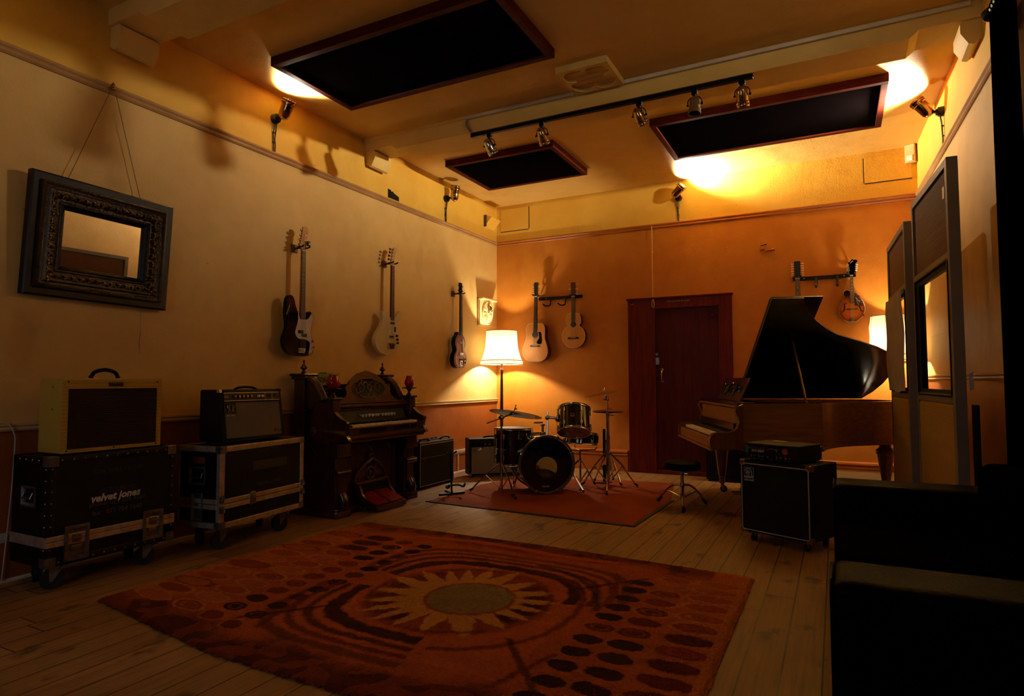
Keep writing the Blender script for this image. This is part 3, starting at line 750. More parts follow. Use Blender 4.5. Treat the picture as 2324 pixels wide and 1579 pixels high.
for k in range(11):
    x = -w / 2 + .07 + k * (w - .14) / 10
    for z in (z0 + .022, z0 + h - .022): g.ball((x, -d / 2, z), (.006, .004, .006), 6)
for k in range(8):
    z = z0 + .1 + k * (h - .17) / 7
    for x in (-w / 2 + .022, w / 2 - .022): g.ball((x, -d / 2, z), (.006, .004, .006), 6)
    g.ball((-w / 2, -d / 2 + .022, z), (.004, .006, .006), 6)
for k in range(4): g.ball((-w / 2, -d / 2 + .1 + k * .07, z0 + h - .022), (.004, .006, .006), 6)
g.to('rivets', M['steel'], c1)
bz = .288
g = G().box((0, -d / 2 - .001, bz + .016), (w, .008, .03), .003).box((0, -d / 2 - .001, bz - .016), (w, .008, .03), .003).box((-w / 2 - .001, 0, bz), (.008, d, .06), .003).box((w / 2 + .001, 0, bz), (.008, d, .06), .003)
g.to('closing_strip', M['alu'], c1)
catch(c1, -.225, .264, -d / 2 - .008, .135, .20); catch(c1, .235, .275, -d / 2 - .008, .135, .185)
g = G(); frame_ring(g, .16, .12, [(0, 0), (0, -.006), (.01, -.008), (.02, .004), (.022, .02)]); g.box((0, .015, 0), (.13, .004, .09)).tube([(-.045, 0, .02), (-.045, -.012, -.01), (.045, -.012, -.01), (.045, 0, .02)], .007)
bmesh.ops.transform(g.bm, matrix=T(-w / 2 - .006, -.01, .54) @ RZ(R(-90)), verts=g.bm.verts); g.to('side_handle', M['zinc'], c1)
for sx in (-1, 1):
    for sz in (-1, 1): corner(c1, (sx * w / 2, -d / 2, z0 + h / 2 + sz * h / 2), (sx, -1, sz), M['zinc'], .055)
for sx, a in ((-1, 2.6), (1, 2.5)):
    for sy in (-1, 1): caster(c1, sx * .275, sy * .11, z0, .058, a if sy < 0 else 1.2)
f = -d / 2 + .0045
for s_, sz, z, mt in (('ON HIRE FROM', .043, .655, 'dimpaint'), ('ENTERPRISES', .04, .535, 'dimpaint'), ('phone  071 609 9181', .04, .462, 'greypaint'), ('fax   071 704 7640', .04, .408, 'greypaint')):
    text(s_, sz, M[mt], c1, T(.015, f, z) , align='CENTER')
text('velvet jones', .062, M['whitepaint'], c1, T(.0, f - .0008, .497) @ RY(R(-1)), shear=.25, off=.0022, align='CENTER')

# --- tweed amplifier
tw = thing('guitar_amplifier', 'cream tweed guitar amplifier with dark brown grille on the riveted case', 'amplifier', (.365, -5.83, .7705), R(90), group='guitar amplifiers')
M['tweed'] = cloth('tweed', '#b0933a', '#c7aa48', ((1, .3, 1), (0, 1, .4)), 700., .6, .2)
M['oxblood'] = cloth('brown_grille', '#1b1110', '#2c1c18', ((0, 0, 1),), 520., .8, .4)
w, d, h = .615, .235, .452
q = G().prism([(-d / 2, .012), (-d / 2, h - .01), (-d / 2 + .012, h), (d / 2 - .02, h), (d / 2, h - .02), (d / 2, .012)], -w / 2, w / 2, m=RZ(R(90)), bev=.008); bmesh.ops.recalc_face_normals(q.bm, faces=q.bm.faces)
q.to('cabinet', M['tweed'], tw)
G().box((-.0, -d / 2 - .001, .212), (w - .08, .008, .355), .002).to('grille_cloth', M['oxblood'], tw)
g = G()
for x, z in ((-.27, .43), (.27, .43), (-.27, .025), (.0, .025), (.27, .025)): g.ball((x, -d / 2 - .001, z), (.005, .003, .005), 6)
for z in (.40, .27): g.ball((-w / 2 - .001, -.03, z), (.003, .005, .005), 6)
g.to('screws', M['black'], tw)
hd = G(); strip_handle(hd, .17, .052, h + .002, 0, .012, .0); hd.to('handle', M['leather'], tw)
G().box((0, -d / 2 - .006, h - .036), (.085, .008, .024), .003).to('name_plate', mat('maroon_plate', '#3a1213', .4), tw)
text('Fender', .019, M['greypaint'], tw, T(0, -d / 2 - .0108, h - .036), shear=.25, align='CENTER')
for x in (-.25, .25):
    for y in (-.08, .08): G().cyl((x, y, 0), (x, y, .014), .014).to('foot', M['rubber'], tw)

# --- aluminium-edged case
w, d, h, z0 = .865, .43, .575, .165
c2 = thing('flight_case', 'black flight case with bright aluminium edges, under the grey grilled amplifier', 'flight case', (.375, -4.77, 0), R(96), group='flight cases on casters')
G().box((0, 0, z0 + h / 2), (w - .012, d - .012, h - .012)).to('case_body', M['ply'], c2)
g = G(); t_ = .04
for sx in (-1, 1):
    for sy in (-1, 1): g.box((sx * (w / 2 - t_ / 2), sy * (d / 2 - t_ / 2), z0 + h / 2), (t_, t_, h), .004)
for sz in (0, 1):
    z = z0 + t_ / 2 + sz * (h - t_)
    for s_ in (-1, 1): g.box((0, s_ * (d / 2 - t_ / 2), z), (w - t_, t_, t_), .004).box((s_ * (w / 2 - t_ / 2), 0, z), (t_, d - t_, t_), .004)
g.to('aluminium_edging', M['alu'], c2)
bz = .335
g = G()
for dz in (-.019, .019): g.box((0, -d / 2 - .001, bz + dz), (w - .06, .008, .034), .003).box((-w / 2 - .001, 0, bz + dz), (.008, d - .06, .034), .003).box((w / 2 + .001, 0, bz + dz), (.008, d - .06, .034), .003)
g.to('closing_strip', M['alu'], c2)
catch(c2, -.13, .335, -d / 2 - .006, .05, .05)
g = G(); frame_ring(g, .105, .20, [(0, 0), (0, -.006), (.008, -.01), (.02, .004), (.022, .015)]); g.box((0, .01, 0), (.07, .004, .16)).cyl((0, .0, .02), (0, -.01, .02), .012)
bmesh.ops.transform(g.bm, matrix=T(-w / 2 - .006, -.01, .31) @ RZ(R(-90)), verts=g.bm.verts); g.to('side_catch', M['zinc'], c2)
g = G(); frame_ring(g, .16, .13, [(0, 0), (0, -.005), (.01, -.008), (.02, .004), (.022, .02)]); g.box((0, .015, 0), (.13, .004, .1)).tube([(-.05, 0, .02), (-.05, -.01, -.01), (.05, -.01, -.01), (.05, 0, .02)], .007)
bmesh.ops.transform(g.bm, matrix=T(-w / 2 - .003, -.0, .53) @ RZ(R(-90)), verts=g.bm.verts); g.to('side_handle', M['zinc'], c2)
G().box((0, 0, 0), (.13, .003, .045), m=T(-w / 2 + .003, .0, .64) @ RZ(R(-90))).to('sticker', mat('orange_sticker', '#6d3218', .6), c2)
for sx in (-1, 1):
    for sz in (-1, 1): corner(c2, (sx * w / 2, -d / 2, z0 + h / 2 + sz * h / 2), (sx, -1, sz), M['zinc'], .05)
g = G()
for sx in (-1, 1):
    for dz in (-.035, .035): g.box((sx * (w / 2 - .018), -d / 2 - .003, bz + dz), (.04, .006, .05), .01)
g.to('strip_ends', M['zinc'], c2)
for sx, a in ((-1, 2.8), (1, 2.8)):
    for sy in (-1, 1): caster(c2, sx * .30, sy * .12, z0, .062, a if sy < 0 else .6)
f = -d / 2 + .0055
text('velvet jones', .052, M['dimpaint'], c2, T(.04, f, .685) @ RY(R(-2)), shear=.25, off=.001, align='CENTER'); text('velvet jones', .052, M['dimpaint'], c2, T(.04, f, .435) @ RY(R(-2)), shear=.25, off=.001, align='CENTER')
G().box((.06, f, .57), (.36, .001, .07)).to('tape_marks', mat('tape_residue', '#1c1710', .7), c2)

# --- amplifier with grey grille (sloping front)
w, d, h = .59, .25, .40
mm = thing('guitar_amplifier', 'black amplifier with grey grille and knob row on the aluminium edged case', 'amplifier', (.40, -4.80, .7405), R(92), group='guitar amplifiers')
M['greygrille'] = cloth('grey_grille', '#3c3b3d', '#77757a', ((1, 0, 0),), 470., .7, .5)
sl = .05   # lean of the front
q = G().prism([(-d / 2, .02), (-d / 2, .03), (-d / 2 + sl, h - .01), (-d / 2 + sl + .01, h), (d / 2 - .01, h), (d / 2, h - .01), (d / 2, .02)], -w / 2, w / 2, m=RZ(R(90)), bev=.007); bmesh.ops.recalc_face_normals(q.bm, faces=q.bm.faces)
q.to('cabinet', M['tolex'], mm)
fm = T(0, -d / 2 - .001, .03) @ RX(-math.atan2(sl, h - .04))
G().box((0, -.002, .145), (w - .07, .008, .265), .003, m=fm).to('grille_cloth', M['greygrille'], mm)
cp = G().box((0, -.003, .32), (w - .06, .008, .052), .002, m=fm).to('control_panel', M['black'], mm)
g = G().box((0, -.006, .349), (w - .06, .004, .005), m=fm).box((0, -.006, .29), (w - .06, .004, .005), m=fm)
for x in (.12, .19): g.box((x, -.008, .32), (.003, .003, .05), m=fm)
g.to('panel_trim', M['steel'], mm)
for k in range(8):
    x = -.17 + k * .037
    if k == 5: continue
    kb = G().cyl((x, -.006, .32), (x, -.022, .32), .011, .009, m=fm).cyl((x, -.02, .32), (x, -.024, .32), .007, m=fm).to('knob', M['steel'] if k < 5 else M['white'], mm)
g = G()
for x in (-.255, -.235): g.ring((x, -.009, .32), .007, .002, (0, 1, 0), 14, 6, m=fm)
g.to('input_jacks', M['steel'], mm)
for x, s_ in ((.145, 'HIGH'), (.165, ''), (.22, 'POWER')):
    G().box((x, -.01, .325), (.01, .01, .016), .002, m=fm).to('switch', M['black'], mm)
g = G(); frame_ring(g, .085, .085, [(0, 0), (0, -.006), (.004, -.006), (.005, -.003)]); g.box((0, -.001, 0), (.08, .004, .08)); bmesh.ops.transform(g.bm, matrix=fm @ T(-.215, -.008, .235), verts=g.bm.verts); bd_ = g.to('badge', M['black'], mm)
g = G()
for s_ in (-1, 1):
    g.ball((s_ * .013, 0, .02), .006, 8).tube([(s_ * .013, 0, .012), (s_ * .016, 0, -.005), (s_ * .006, 0, -.026)], .004, 6).tube([(s_ * .014, 0, .008), (s_ * .028, -.001, .0), (s_ * .03, 0, .02)], .003, 6).tube([(s_ * .016, 0, -.005), (s_ * .026, 0, -.028)], .004, 6)
bmesh.ops.transform(g.bm, matrix=fm @ T(-.215, -.016, .235), verts=g.bm.verts); g.to('emblem', M['steel'], bd_)
text('MUSIC MAN', .014, M['steel'], mm, fm @ T(-.255, -.008, .181), off=.0006)
G().box((.225, -.007, .05), (.075, .004, .022), .002, m=fm).to('model_plate', M['black'], mm); text('1 1 2  R P', .014, M['steel'], mm, fm @ T(.195, -.0095, .05), off=.0006)
hd = G(); strip_handle(hd, .2, .018, h, -.01, .009); hd.to('handle', M['leather'], mm)
for x in (-.245, .245):
    G().box((x, .0, .01), (.04, .18, .02), .004).to('foot', M['rubber'], mm)
for s_ in (-1, 1): corner(mm, (s_ * w / 2, -d / 2 + sl, h), (s_, -1, 1), M['chrome'] if s_ < 0 else M['black'], .022)

# --- amplifier with diamond grille behind the organ
w, d, h = .70, .26, .52
vx = thing('guitar_amplifier', 'black amplifier with diagonal pattern grille behind the guitar stand', 'amplifier', (.255, -2.12, 0), R(90), group='guitar amplifiers')
G().box((0, 0, h / 2 + .01), (w, d, h - .02), .012).to('cabinet', M['tolex'], vx)
M['diamond'] = cloth('diamond_grille', '#0a0808', '#241c16', ((.7, 0, .7), (.7, 0, -.7)), 230., .8, .4, .3)
G().box((0, -d / 2 - .001, .185), (w - .06, .006, .30)).to('grille_cloth', M['diamond'], vx)
G().box((0, -d / 2 - .002, .345), (w - .06, .008, .008)).to('gold_strip', mat('gold_piping', '#6d5230', .5, .4), vx)
g = G(); frame_ring(g, w - .02, h - .06, [(.0, .0), (.0, -.005), (.006, -.005), (.006, .0)]); bmesh.ops.transform(g.bm, matrix=T(0, -d / 2, h / 2 + .005), verts=g.bm.verts); g.to('white_piping', M['whitepaint'], vx)
G().box((0, .03, h + .002), (w - .16, .13, .006)).to('control_panel', M['black'], vx)
for k in range(6): G().cyl((-.2 + k * .08, .03, h), (-.2 + k * .08, .03, h + .018), .012).to('knob', M['black'], vx)
for x in (-.21, .21):
    hd = G(); strip_handle(hd, .2, .03, h, -.09, .009, x); hd.to('handle', M['leather'], vx)
for x in (-.3, .3):
    for y in (-.09, .09): G().cyl((x, y, 0), (x, y, .02), .018).to('foot', M['rubber'], vx)

# --- amplifier in the corner behind the floor tom
w, d, h = .66, .25, .475
fx = thing('guitar_amplifier', 'black amplifier with silver grille and script badge behind the floor tom', 'amplifier', (.56, -1.135, .008), R(44), group='guitar amplifiers')
G().box((0, 0, h / 2 + .01), (w, d, h - .02), .012).to('cabinet', M['tolex'], fx)
M['silver'] = cloth('silver_grille', '#5b5852', '#8a867c', ((1, 0, 0),), 420., .6, .5)
G().box((0, -d / 2 - .002, .205), (w - .05, .01, .33), .003).to('grille_cloth', M['silver'], fx)
G().box((0, -d / 2 - .003, .405), (w - .05, .01, .058), .003).to('control_panel', M['black'], fx)
for k in range(9): G().cyl((-.24 + k * .055, -d / 2 - .008, .405), (-.24 + k * .055, -d / 2 - .024, .405), .012, .009).to('knob', M['steel'] if k in (2, 3) else M['black'], fx)
text('Fender', .05, M['chrome'], fx, T(-.285, -d / 2 - .009, .315) @ RY(R(-22)), shear=.35, off=.0015)
hd = G(); strip_handle(hd, .24, .018, h, 0, .01); hd.to('handle', M['leather'], fx)
for s_ in (-1, 1):
    corner(fx, (s_ * w / 2, -d / 2, .01), (s_, -1, -1), M['zinc'], .035)
    for y in (-.08, .08): G().cyl((s_ * .28, y, 0), (s_ * .28, y, .014), .016).to('foot', M['rubber'], fx)

# --- black tubular guitar stand
gs = thing('guitar_stand', 'black tubular guitar stand standing in front of the diagonal pattern amplifier', 'stand', (.87, -2.56, .0088), R(60))
G().tube([(-.15, 0, .013), (.15, 0, .013)], .013).to('base_bar', M['satin'], gs)
G().tube([(.0, 0, .013), (.0, .01, .05), (0, .03, .36), (0, .045, .44)], .011).to('upright', M['satin'], gs)
G().tube([(0, .0, .016), (0, .16, .016)], .011).to('rear_foot', M['satin'], gs)
g = G()
for s_ in (-1, 1): g.tube(cr([(s_ * .0, .005, .1), (s_ * .07, -.01, .1), (s_ * .09, -.06, .09), (s_ * .09, -.1, .1), (s_ * .09, -.12, .13)], 5, False), .011)
g.to('cradle_arms', M['rubber'], gs)
G().tube([(-.07, .03, .45), (-.05, .045, .43), (.05, .045, .43), (.07, .03, .45)], .009).to('neck_yoke', M['rubber'], gs)
# ================================================================ reed organ
M['organ'] = wood('organ_wood', '#45200f', '#241009', .3, 2, .3)
M['organx'] = wood('organ_wood_lengthwise', '#4d2410', '#2a130a', .28, 0, .3)
M['carve'] = mat('carved_wood', '#54290f', .4, col2='#26110a', scale=16, bump=.4, bscale=60, coat=.2)
M['organdark'] = mat('organ_black', '#090605', .5, spec=.15)
og = thing('reed_organ', 'dark carved reed organ with ivory keys and two red pedals against the left wall', 'organ', (.035, -3.385, 0), R(90))
YZ = RZ(R(-90))      # prism in local (y,z) swept along x:  profile (p,z) -> y=-p
def side(g, prof, x0, x1, bev=.006):
    """profile given as (depth towards the viewer, z), extruded from x0 to x1"""
    g.prism([(p, z) for p, z in prof], x0, x1, m=Matrix(((0, 1, 0, 0), (-1, 0, 0, 0), (0, 0, 1, 0), (0, 0, 0, 1))), bev=bev)
# plinth with bays
pl = [(-.6, 0), (-.6, .54), (-.585, .565), (-.42, .565), (-.40, .52), (-.24, .50), (-.2, .56), (.2, .56), (.24, .50), (.40, .52), (.42, .565), (.585, .565), (.6, .54), (.6, 0)]
def plan(g, pts, z0, z1, bev=.0): g.prism([(x, p) for x, p in pts], z0, z1, m=Matrix(((1, 0, 0, 0), (0, 0, -1, 0), (0, 1, 0, 0), (0, 0, 0, 1))), bev=bev)
g = G(); plan(g, pl, 0, .06, .008); plan(g, [(x * .985, p * .985) for x, p in pl], .06, .08, .006); bmesh.ops.recalc_face_normals(g.bm, faces=g.bm.faces); g.to('plinth', M['organx'], og)
for s_ in (-1, 1):
    g = G(); side(g, [(.0, .07), (.46, .07), (.46, .66), (.0, .66)], s_ * .57 - .025, s_ * .57 + .025, .004)
    g.box((s_ * .57, -.23, .64), (.06, .47, .05), .012)
    bmesh.ops.recalc_face_normals(g.bm, faces=g.bm.faces); g.to('side_panel', M['organ'], og)
    g = G().box((s_ * .5, -.47, .32), (.16, .1, .48), .006).box((s_ * .5, -.523, .26), (.10, .012, .24), .005)
    g.box((s_ * .5, -.49, .535), (.19, .14, .03), .01).box((s_ * .5, -.49, .41), (.18, .13, .022), .008)
    g.cyl((s_ * .5 - .085, -.545, .39), (s_ * .5 + .085, -.545, .39), .022, n=14).box((s_ * .5, -.50, .6), (.17, .12, .12), .012)
    g.tube(cr([(s_ * .5, -.53, .2), (s_ * .5, -.56, .14), (s_ * .5, -.555, .09)], 5, False), .04, 10)
    g.to('pilaster', M['organ'], og)
g = G().box((0, -.40, .34), (.86, .04, .54), .004).box((-.36, -.425, .33), (.06, .03, .5), .008).box((.36, -.425, .33), (.06, .03, .5), .008)
g.to('lower_front', M['organ'], og)
g = G()
for s_ in (-1, 1): g.tube(cr([(s_ * .23, -.425, .24), (s_ * .2, -.432, .33), (s_ * .1, -.44, .41), (0, -.445, .46)], 6, False), .018).box((s_ * .12, -.424, .34), (.13, .012, .12), .01)
g.ring((0, -.43, .32), .06, .012, (0, 1, 0)).ball((0, -.425, .32), (.03, .02, .03)).box((0, -.435, .5), (.09, .03, .035), .01).box((0, -.45, .245), (.48, .05, .03), .012)
g.to('pointed_arch_carving', M['carve'], og)
# pedals
g = G()
for x in (-.22, .2): side(g, [(.42, .07), (.70, .02), (.71, .05), (.6, .085), (.52, .16), (.5, .24), (.42, .26)], x - .015, x + .015, .004)
g.box((-.01, -.695, .035), (.43, .03, .05), .006); bmesh.ops.recalc_face_normals(g.bm, faces=g.bm.faces); g.to('pedal_cheeks', M['organ'], og)
G().box((-.01, -.46, .15), (.41, .04, .16)).to('pedal_recess', M['organdark'], og)
M['redfelt'] = mat('red_carpet', '#7a0d18', .9, col2='#5a0a12', scale=12, bump=.4, bscale=200, spec=.15)
for x in (-.115, .095): G().box((0, 0, 0), (.195, .24, .022), .006, m=T(x, -.575, .105) @ RX(R(22))).to('pedal', M['redfelt'], og)
for x in (-.14, .13): G().tube(cr([(x, -.44, .64), (x + .02, -.50, .60), (x + .04, -.52, .56)], 5, False), .012, 8).ball((x + .04, -.52, .55), .016).to('knee_lever', M['steel'] if 0 else M['carve'], og)
# keyboard case
g = G().box((0, -.36, .695), (1.12, .56, .05), .008).box((0, -.645, .70), (1.12, .035, .045), .012).box((0, -.64, .755), (1.10, .03, .07), .004).box((0, -.65, .782), (1.12, .04, .012), .004)
g.box((0, -.655, .667), (1.10, .03, .02), .006)
g.to('key_case', M['organx'], og)
for x0 in (-.42, .05):
    g = G()
    for k in range(9): g.tube(cr([(x0 + k * .042, -.657, .74), (x0 + k * .042 + .02, -.662, .772), (x0 + k * .042 + .045, -.657, .75), (x0 + k * .042 + .02, -.66, .74)], 4, False), .005, 6)
    g.to('carved_strip', M['organdark'], og)
for s_ in (-1, 1):
    g = G(); side(g, cr([(.28, .675), (.66, .675), (.675, .70), (.655, .74), (.64, .78), (.665, .82), (.655, .85), (.6, .87), (.53, .92), (.46, .99), (.40, 1.0), (.28, 1.0)], 3), s_ * .575 - .022, s_ * .575 + .022, .005)
    bmesh.ops.recalc_face_normals(g.bm, faces=g.bm.faces); g.to('scroll_cheek', M['organ'], og)
    G().box((s_ * .515, -.56, .79), (.07, .14, .045), .006).to('key_block', M['organx'], og)
g = G()
for k in range(36): g.box((-.478 + k * .0267 + .011, -.565, .80), (.0253, .13, .02), .0015)
g.to('white_keys', M['ivory'], og)
g = G()
for k in range(35):
    if k % 7 not in (2, 6): g.box((-.478 + k * .0267 + .0245, -.53, .815), (.013, .075, .02), .002)
g.to('black_keys', M['black'], og)
G().box((0, 0, 0), (1.1, .02, .155), .003, m=T(0, -.45, .885) @ RX(R(-18))).to('stop_board', M['organdark'], og)
for k in range(11):
    x = -.19 + k * .046 + (.012 if k > 5 else 0) - (.01 if k == 5 else 0)
    G().cyl((x, -.45, .886), (x, -.495, .878), .0075).cyl((x, -.485, .88), (x, -.50, .876), .014, .0135).cyl((x, -.499, .876), (x, -.5012, .8757), .005).to('stop_knob', M['white'], og)
g = G().box((0, -.40, 1.0), (1.16, .16, .022), .008).box((0, -.475, .975), (1.12, .03, .03), .01).box((0, -.43, .945), (1.1, .05, .02), .006)
g.to('lid_ledge', M['organx'], og)
# upper case
g = G().box((0, -.12, .92), (1.08, .2, .5), .004).box((0, -.16, 1.165), (1.02, .2, .022), .006)
g.to('upper_case', M['organ'], og)
for s_ in (-1, 1):
    g = G().box((s_ * .56, -.11, .96), (.11, .13, .56), .008).box((s_ * .56, -.11, 1.235), (.15, .17, .03), .012).box((s_ * .56, -.11, 1.262), (.18, .19, .026), .012)
    g.to('back_post', M['organ'], og)
    G().lathe([(.03, 0), (.018, .015), (.012, .03), (.034, .05), (.02, .07), (.009, .085), (.007, .1), (.011, .112), (.005, .125), (.0, .127)], 16, m=T(s_ * .56, -.11, 1.275)).to('finial', M['organ'], og)
    g = G(); side(g, cr([(.12, 1.24), (.2, 1.22), (.28, 1.15), (.335, 1.05), (.38, 1.01), (.44, 1.0), (.44, .97), (.12, .97)], 4), s_ * .56 - .03, s_ * .56 + .03, .008)
    bmesh.ops.recalc_face_normals(g.bm, faces=g.bm.faces); g.to('curved_bracket', M['organ'], og)
    g = G().tube(cr([(s_ * .56, -.18, 1.225), (s_ * .56, -.27, 1.175), (s_ * .56, -.33, 1.09), (s_ * .56, -.365, 1.03)], 5, False), .038, 10); g.to('bracket_moulding', M['carve'], og)
    g = G().box((s_ * .56, -.47, .95), (.085, .1, .2), .008).box((s_ * .56, -.47, 1.045), (.12, .13, .025), .01)
    g.to('front_post', M['organ'], og)
    g = G().lathe([(.035, 0), (.03, .012), (.016, .025), (.013, .04), (.026, .058), (.03, .066), (.075, .072), (.078, .08), (.07, .084), (.0, .078)], 24, m=T(s_ * .56, -.47, 1.056))
    g.to('candle_shelf', M['organ'], og)
# music desk with fretwork
dm = T(-.03, -.44, 1.008) @ RX(R(-12))
half = [(0, .305), (.03, .295), (.07, .288), (.14, .27), (.2, .23), (.235, .20), (.245, .205), (.25, .19), (.27, .16), (.315, .155), (.33, .12), (.31, .09), (.33, .05), (.40, .02), (.42, .0)]
pol = [(x, z) for x, z in half] + [(-x, z) for x, z in half[::-1][:-1]]
G().prism(pol, -.012, .012, m=dm, bev=.004).to('music_desk', M['organx'], og)
G().lathe([(0, .0), (.95, .0), (1., .003), (1., 0)], 32, m=dm @ T(0, -.013, .125) @ RX(R(90)) @ Matrix.Diagonal((.235, .098, 1, 1)), cap=False).to('fretwork_ground', M['organdark'], og)
g = G(); rs_ = random.Random(5)
def spiral(cx, cz, r, a0, tw, n=14): return [(cx + r * (1 - k / n) * math.cos(a0 + tw * k / n), -.016, cz + r * (1 - k / n) * math.sin(a0 + tw * k / n)) for k in range(n + 1)]
for s_ in (-1, 1):
    for cx, cz, r, a0 in ((.04, .15, .045, 0), (.04, .09, .04, 2), (.11, .13, .05, 1), (.12, .075, .04, 4), (.175, .11, .04, 2.5), (.08, .185, .035, 5), (.16, .16, .035, .5), (.2, .08, .025, 1)):
        g.tube([(s_ * x, y, z) for x, y, z in spiral(cx, cz, r, a0, 7.5)], [.0075 * (1 - k / 22) for k in range(15)], 6, m=dm)
g.ring((0, -.016, .13), .03, .007, (0, 1, 0), 20, 6, m=dm).tube([(.235 * math.cos(2 * PI * k / 40), -.014, .125 + .098 * math.sin(2 * PI * k / 40)) for k in range(40)], .006, 6, True, m=dm)
g.to('fretwork', M['carve'], og)
# side ornament and drop handle
G().ring((-.598, -.27, .55), .04, .009, (1, 0, 0)).ball((-.598, -.27, .595), (.012, .016, .016)).to('drop_handle', M['carve'], og)
g = G().ring((-.6, -.27, .75), .035, .01, (1, 0, 0)).ball((-.6, -.27, .75), (.01, .03, .03))
g.to('side_ornament', M['carve'], og)
M['redglass'] = NT('red_glass').set(Base_Color=(.55, .006, .012), Roughness=.06, Transmission_Weight=.35, IOR=1.45, Coat_Weight=.5)
def red_cup(label, x, ws):
    t = thing('candle_holder', label, 'candle holder', (.035 + .47, -3.385 + x, 1.139), 0, 'red glass candle holders on the organ')
    pr = [(.0, 0), (.03, .0), (.042, .012), (.052, .04), (.05, .065), (.036, .095), (.032, .11), (.034, .118), (.031, .118), (.028, .108), (.033, .092), (.045, .064), (.046, .04), (.038, .015), (.0, .008)]
    G().lathe([(a * ws, b * 1.02) for a, b in pr], 24, cap=False).to('glass_cup', M['redglass'], t)
    G().cyl((0, 0, .01), (0, 0, .05), .022).to('candle', mat('wax', '#7c1a18', .5), t)
red_cup('wider red glass candle holder on the left front post of the organ', -.56, 1.22); red_cup('narrower red glass candle holder on the right front post of the organ', .56, 1.0)
t = thing('picture_card', 'small card with a tree landscape leaning behind the organ music desk', 'card', (.10, -3.55, 1.177), R(90))
G().box((0, 0, .055), (.28, .006, .11), m=RX(R(-14))).to('card', mat('card_back', '#5d6036', .6, col2='#8d8a58', scale=9), t)
G().box((-.08, -.006, .108), (.09, .003, .012), m=RX(R(-14))).to('card_strip', M['black'], t)
g = G(); rs_ = random.Random(8)
for k in range(14): g.ball((-.13 + k * .018, -.004, .02 + rs_.random() * .04), (.016, .002, .014), 6, m=RX(R(-14)))
g.to('tree_shapes', M['satin'], t)

# ================================================================ floor lamps
def shade_mat():
    k = NT('lamp_shade')
    z = k.n('SeparateXYZ', {0: k.co})
    d = k.n('BsdfDiffuse', {'Color': (.34, .31, .25)}).outputs[0]; tr_ = k.n('BsdfTranslucent', {'Color': (.30, .25, .17)}).outputs[0]
    mx = k.n('MixShader', {0: .4, 1: d, 2: tr_}).outputs[0]
    k.t.links.new(mx, k.out.inputs[0]); return k.m
M['shade'] = shade_mat()
M['shadetrim'] = mat('shade_piping', '#6a4a22', .7)
M['polewood'] = wood('lamp_pole_wood', '#57220f', '#3b150a', .3, 2, .5)
def floor_lamp(label, x, y, z0, h, prof, pw, pole):
    t = thing('floor_lamp', label, 'lamp', (x, y, z0), group='standing lamps with cream shades')
    sh = G().lathe(prof, 40, cap=False).to('lamp_shade', M['shade'], t)
    zb, zt = prof[0][1], prof[-1][1]; rb, rtp = prof[0][0], prof[-1][0]
    g = G()
    for k in range(8):
        a = 2 * PI * k / 8 + .35
        g.tube([((r + .002) * math.cos(a), (r + .002) * math.sin(a), z) for r, z in prof], .0016, 5)
    g.ring((0, 0, zb), rb + .001, .004, n=40, k=6).ring((0, 0, zt), rtp + .001, .003, n=40, k=6)
    j = 2; g.ring((0, 0, prof[j][1]), prof[j][0] + .002, .004, n=40, k=6)
    g.to('shade_piping', M['shadetrim'], sh)
    G().lathe(pole, 20).to('pole', M['polewood'], t)
    bm_ = NT('glowing_bulb').set(Base_Color=(1, .9, .7), Emission_Color=(1., .84, .60), Emission_Strength=pw * 20.)
    G().ball((0, 0, zb + .17), (.035, .035, .042), 16).to('bulb', bm_, t)
    G().cyl((0, 0, pole[-1][1] - .01), (0, 0, zb + .125), .018).to('bulb_holder', M['brass'], t)
    g = G()
    for a in (0, 2.1, 4.2): g.tube([(0, 0, zb + .03), (rb * .98 * math.cos(a), rb * .98 * math.sin(a), zb + .01)], .002, 5)
    g.to('shade_carrier', M['brass'], t)
    return t
pole1 = [(.16, 0), (.165, .015), (.15, .03), (.09, .045), (.04, .06), (.03, .09), (.035, .12), (.024, .15), (.02, .3), (.024, .7), (.023, 1.0), (.019, 1.30), (.026, 1.33), (.026, 1.345), (.02, 1.35), (.026, 1.365), (.018, 1.38), (.018, 1.42)]
prof1 = [(.297, 1.435), (.297, 1.475), (.287, 1.49), (.255, 1.57), (.232, 1.66), (.222, 1.76), (.216, 1.905)]
floor_lamp('floor lamp with flared cream shade and wooden pole in the left corner', .33, -.46, 0, 1.9, prof1, 52, pole1)
prof2 = [(.27, 1.42), (.268, 1.46), (.258, 1.48), (.238, 1.56), (.232, 1.68), (.238, 1.78), (.225, 1.86), (.222, 1.90)]
floor_lamp('cream shaded floor lamp glowing behind the piano, half hidden by the screens', 5.06, -.285, 0, 1.9, prof2, 42, pole1)

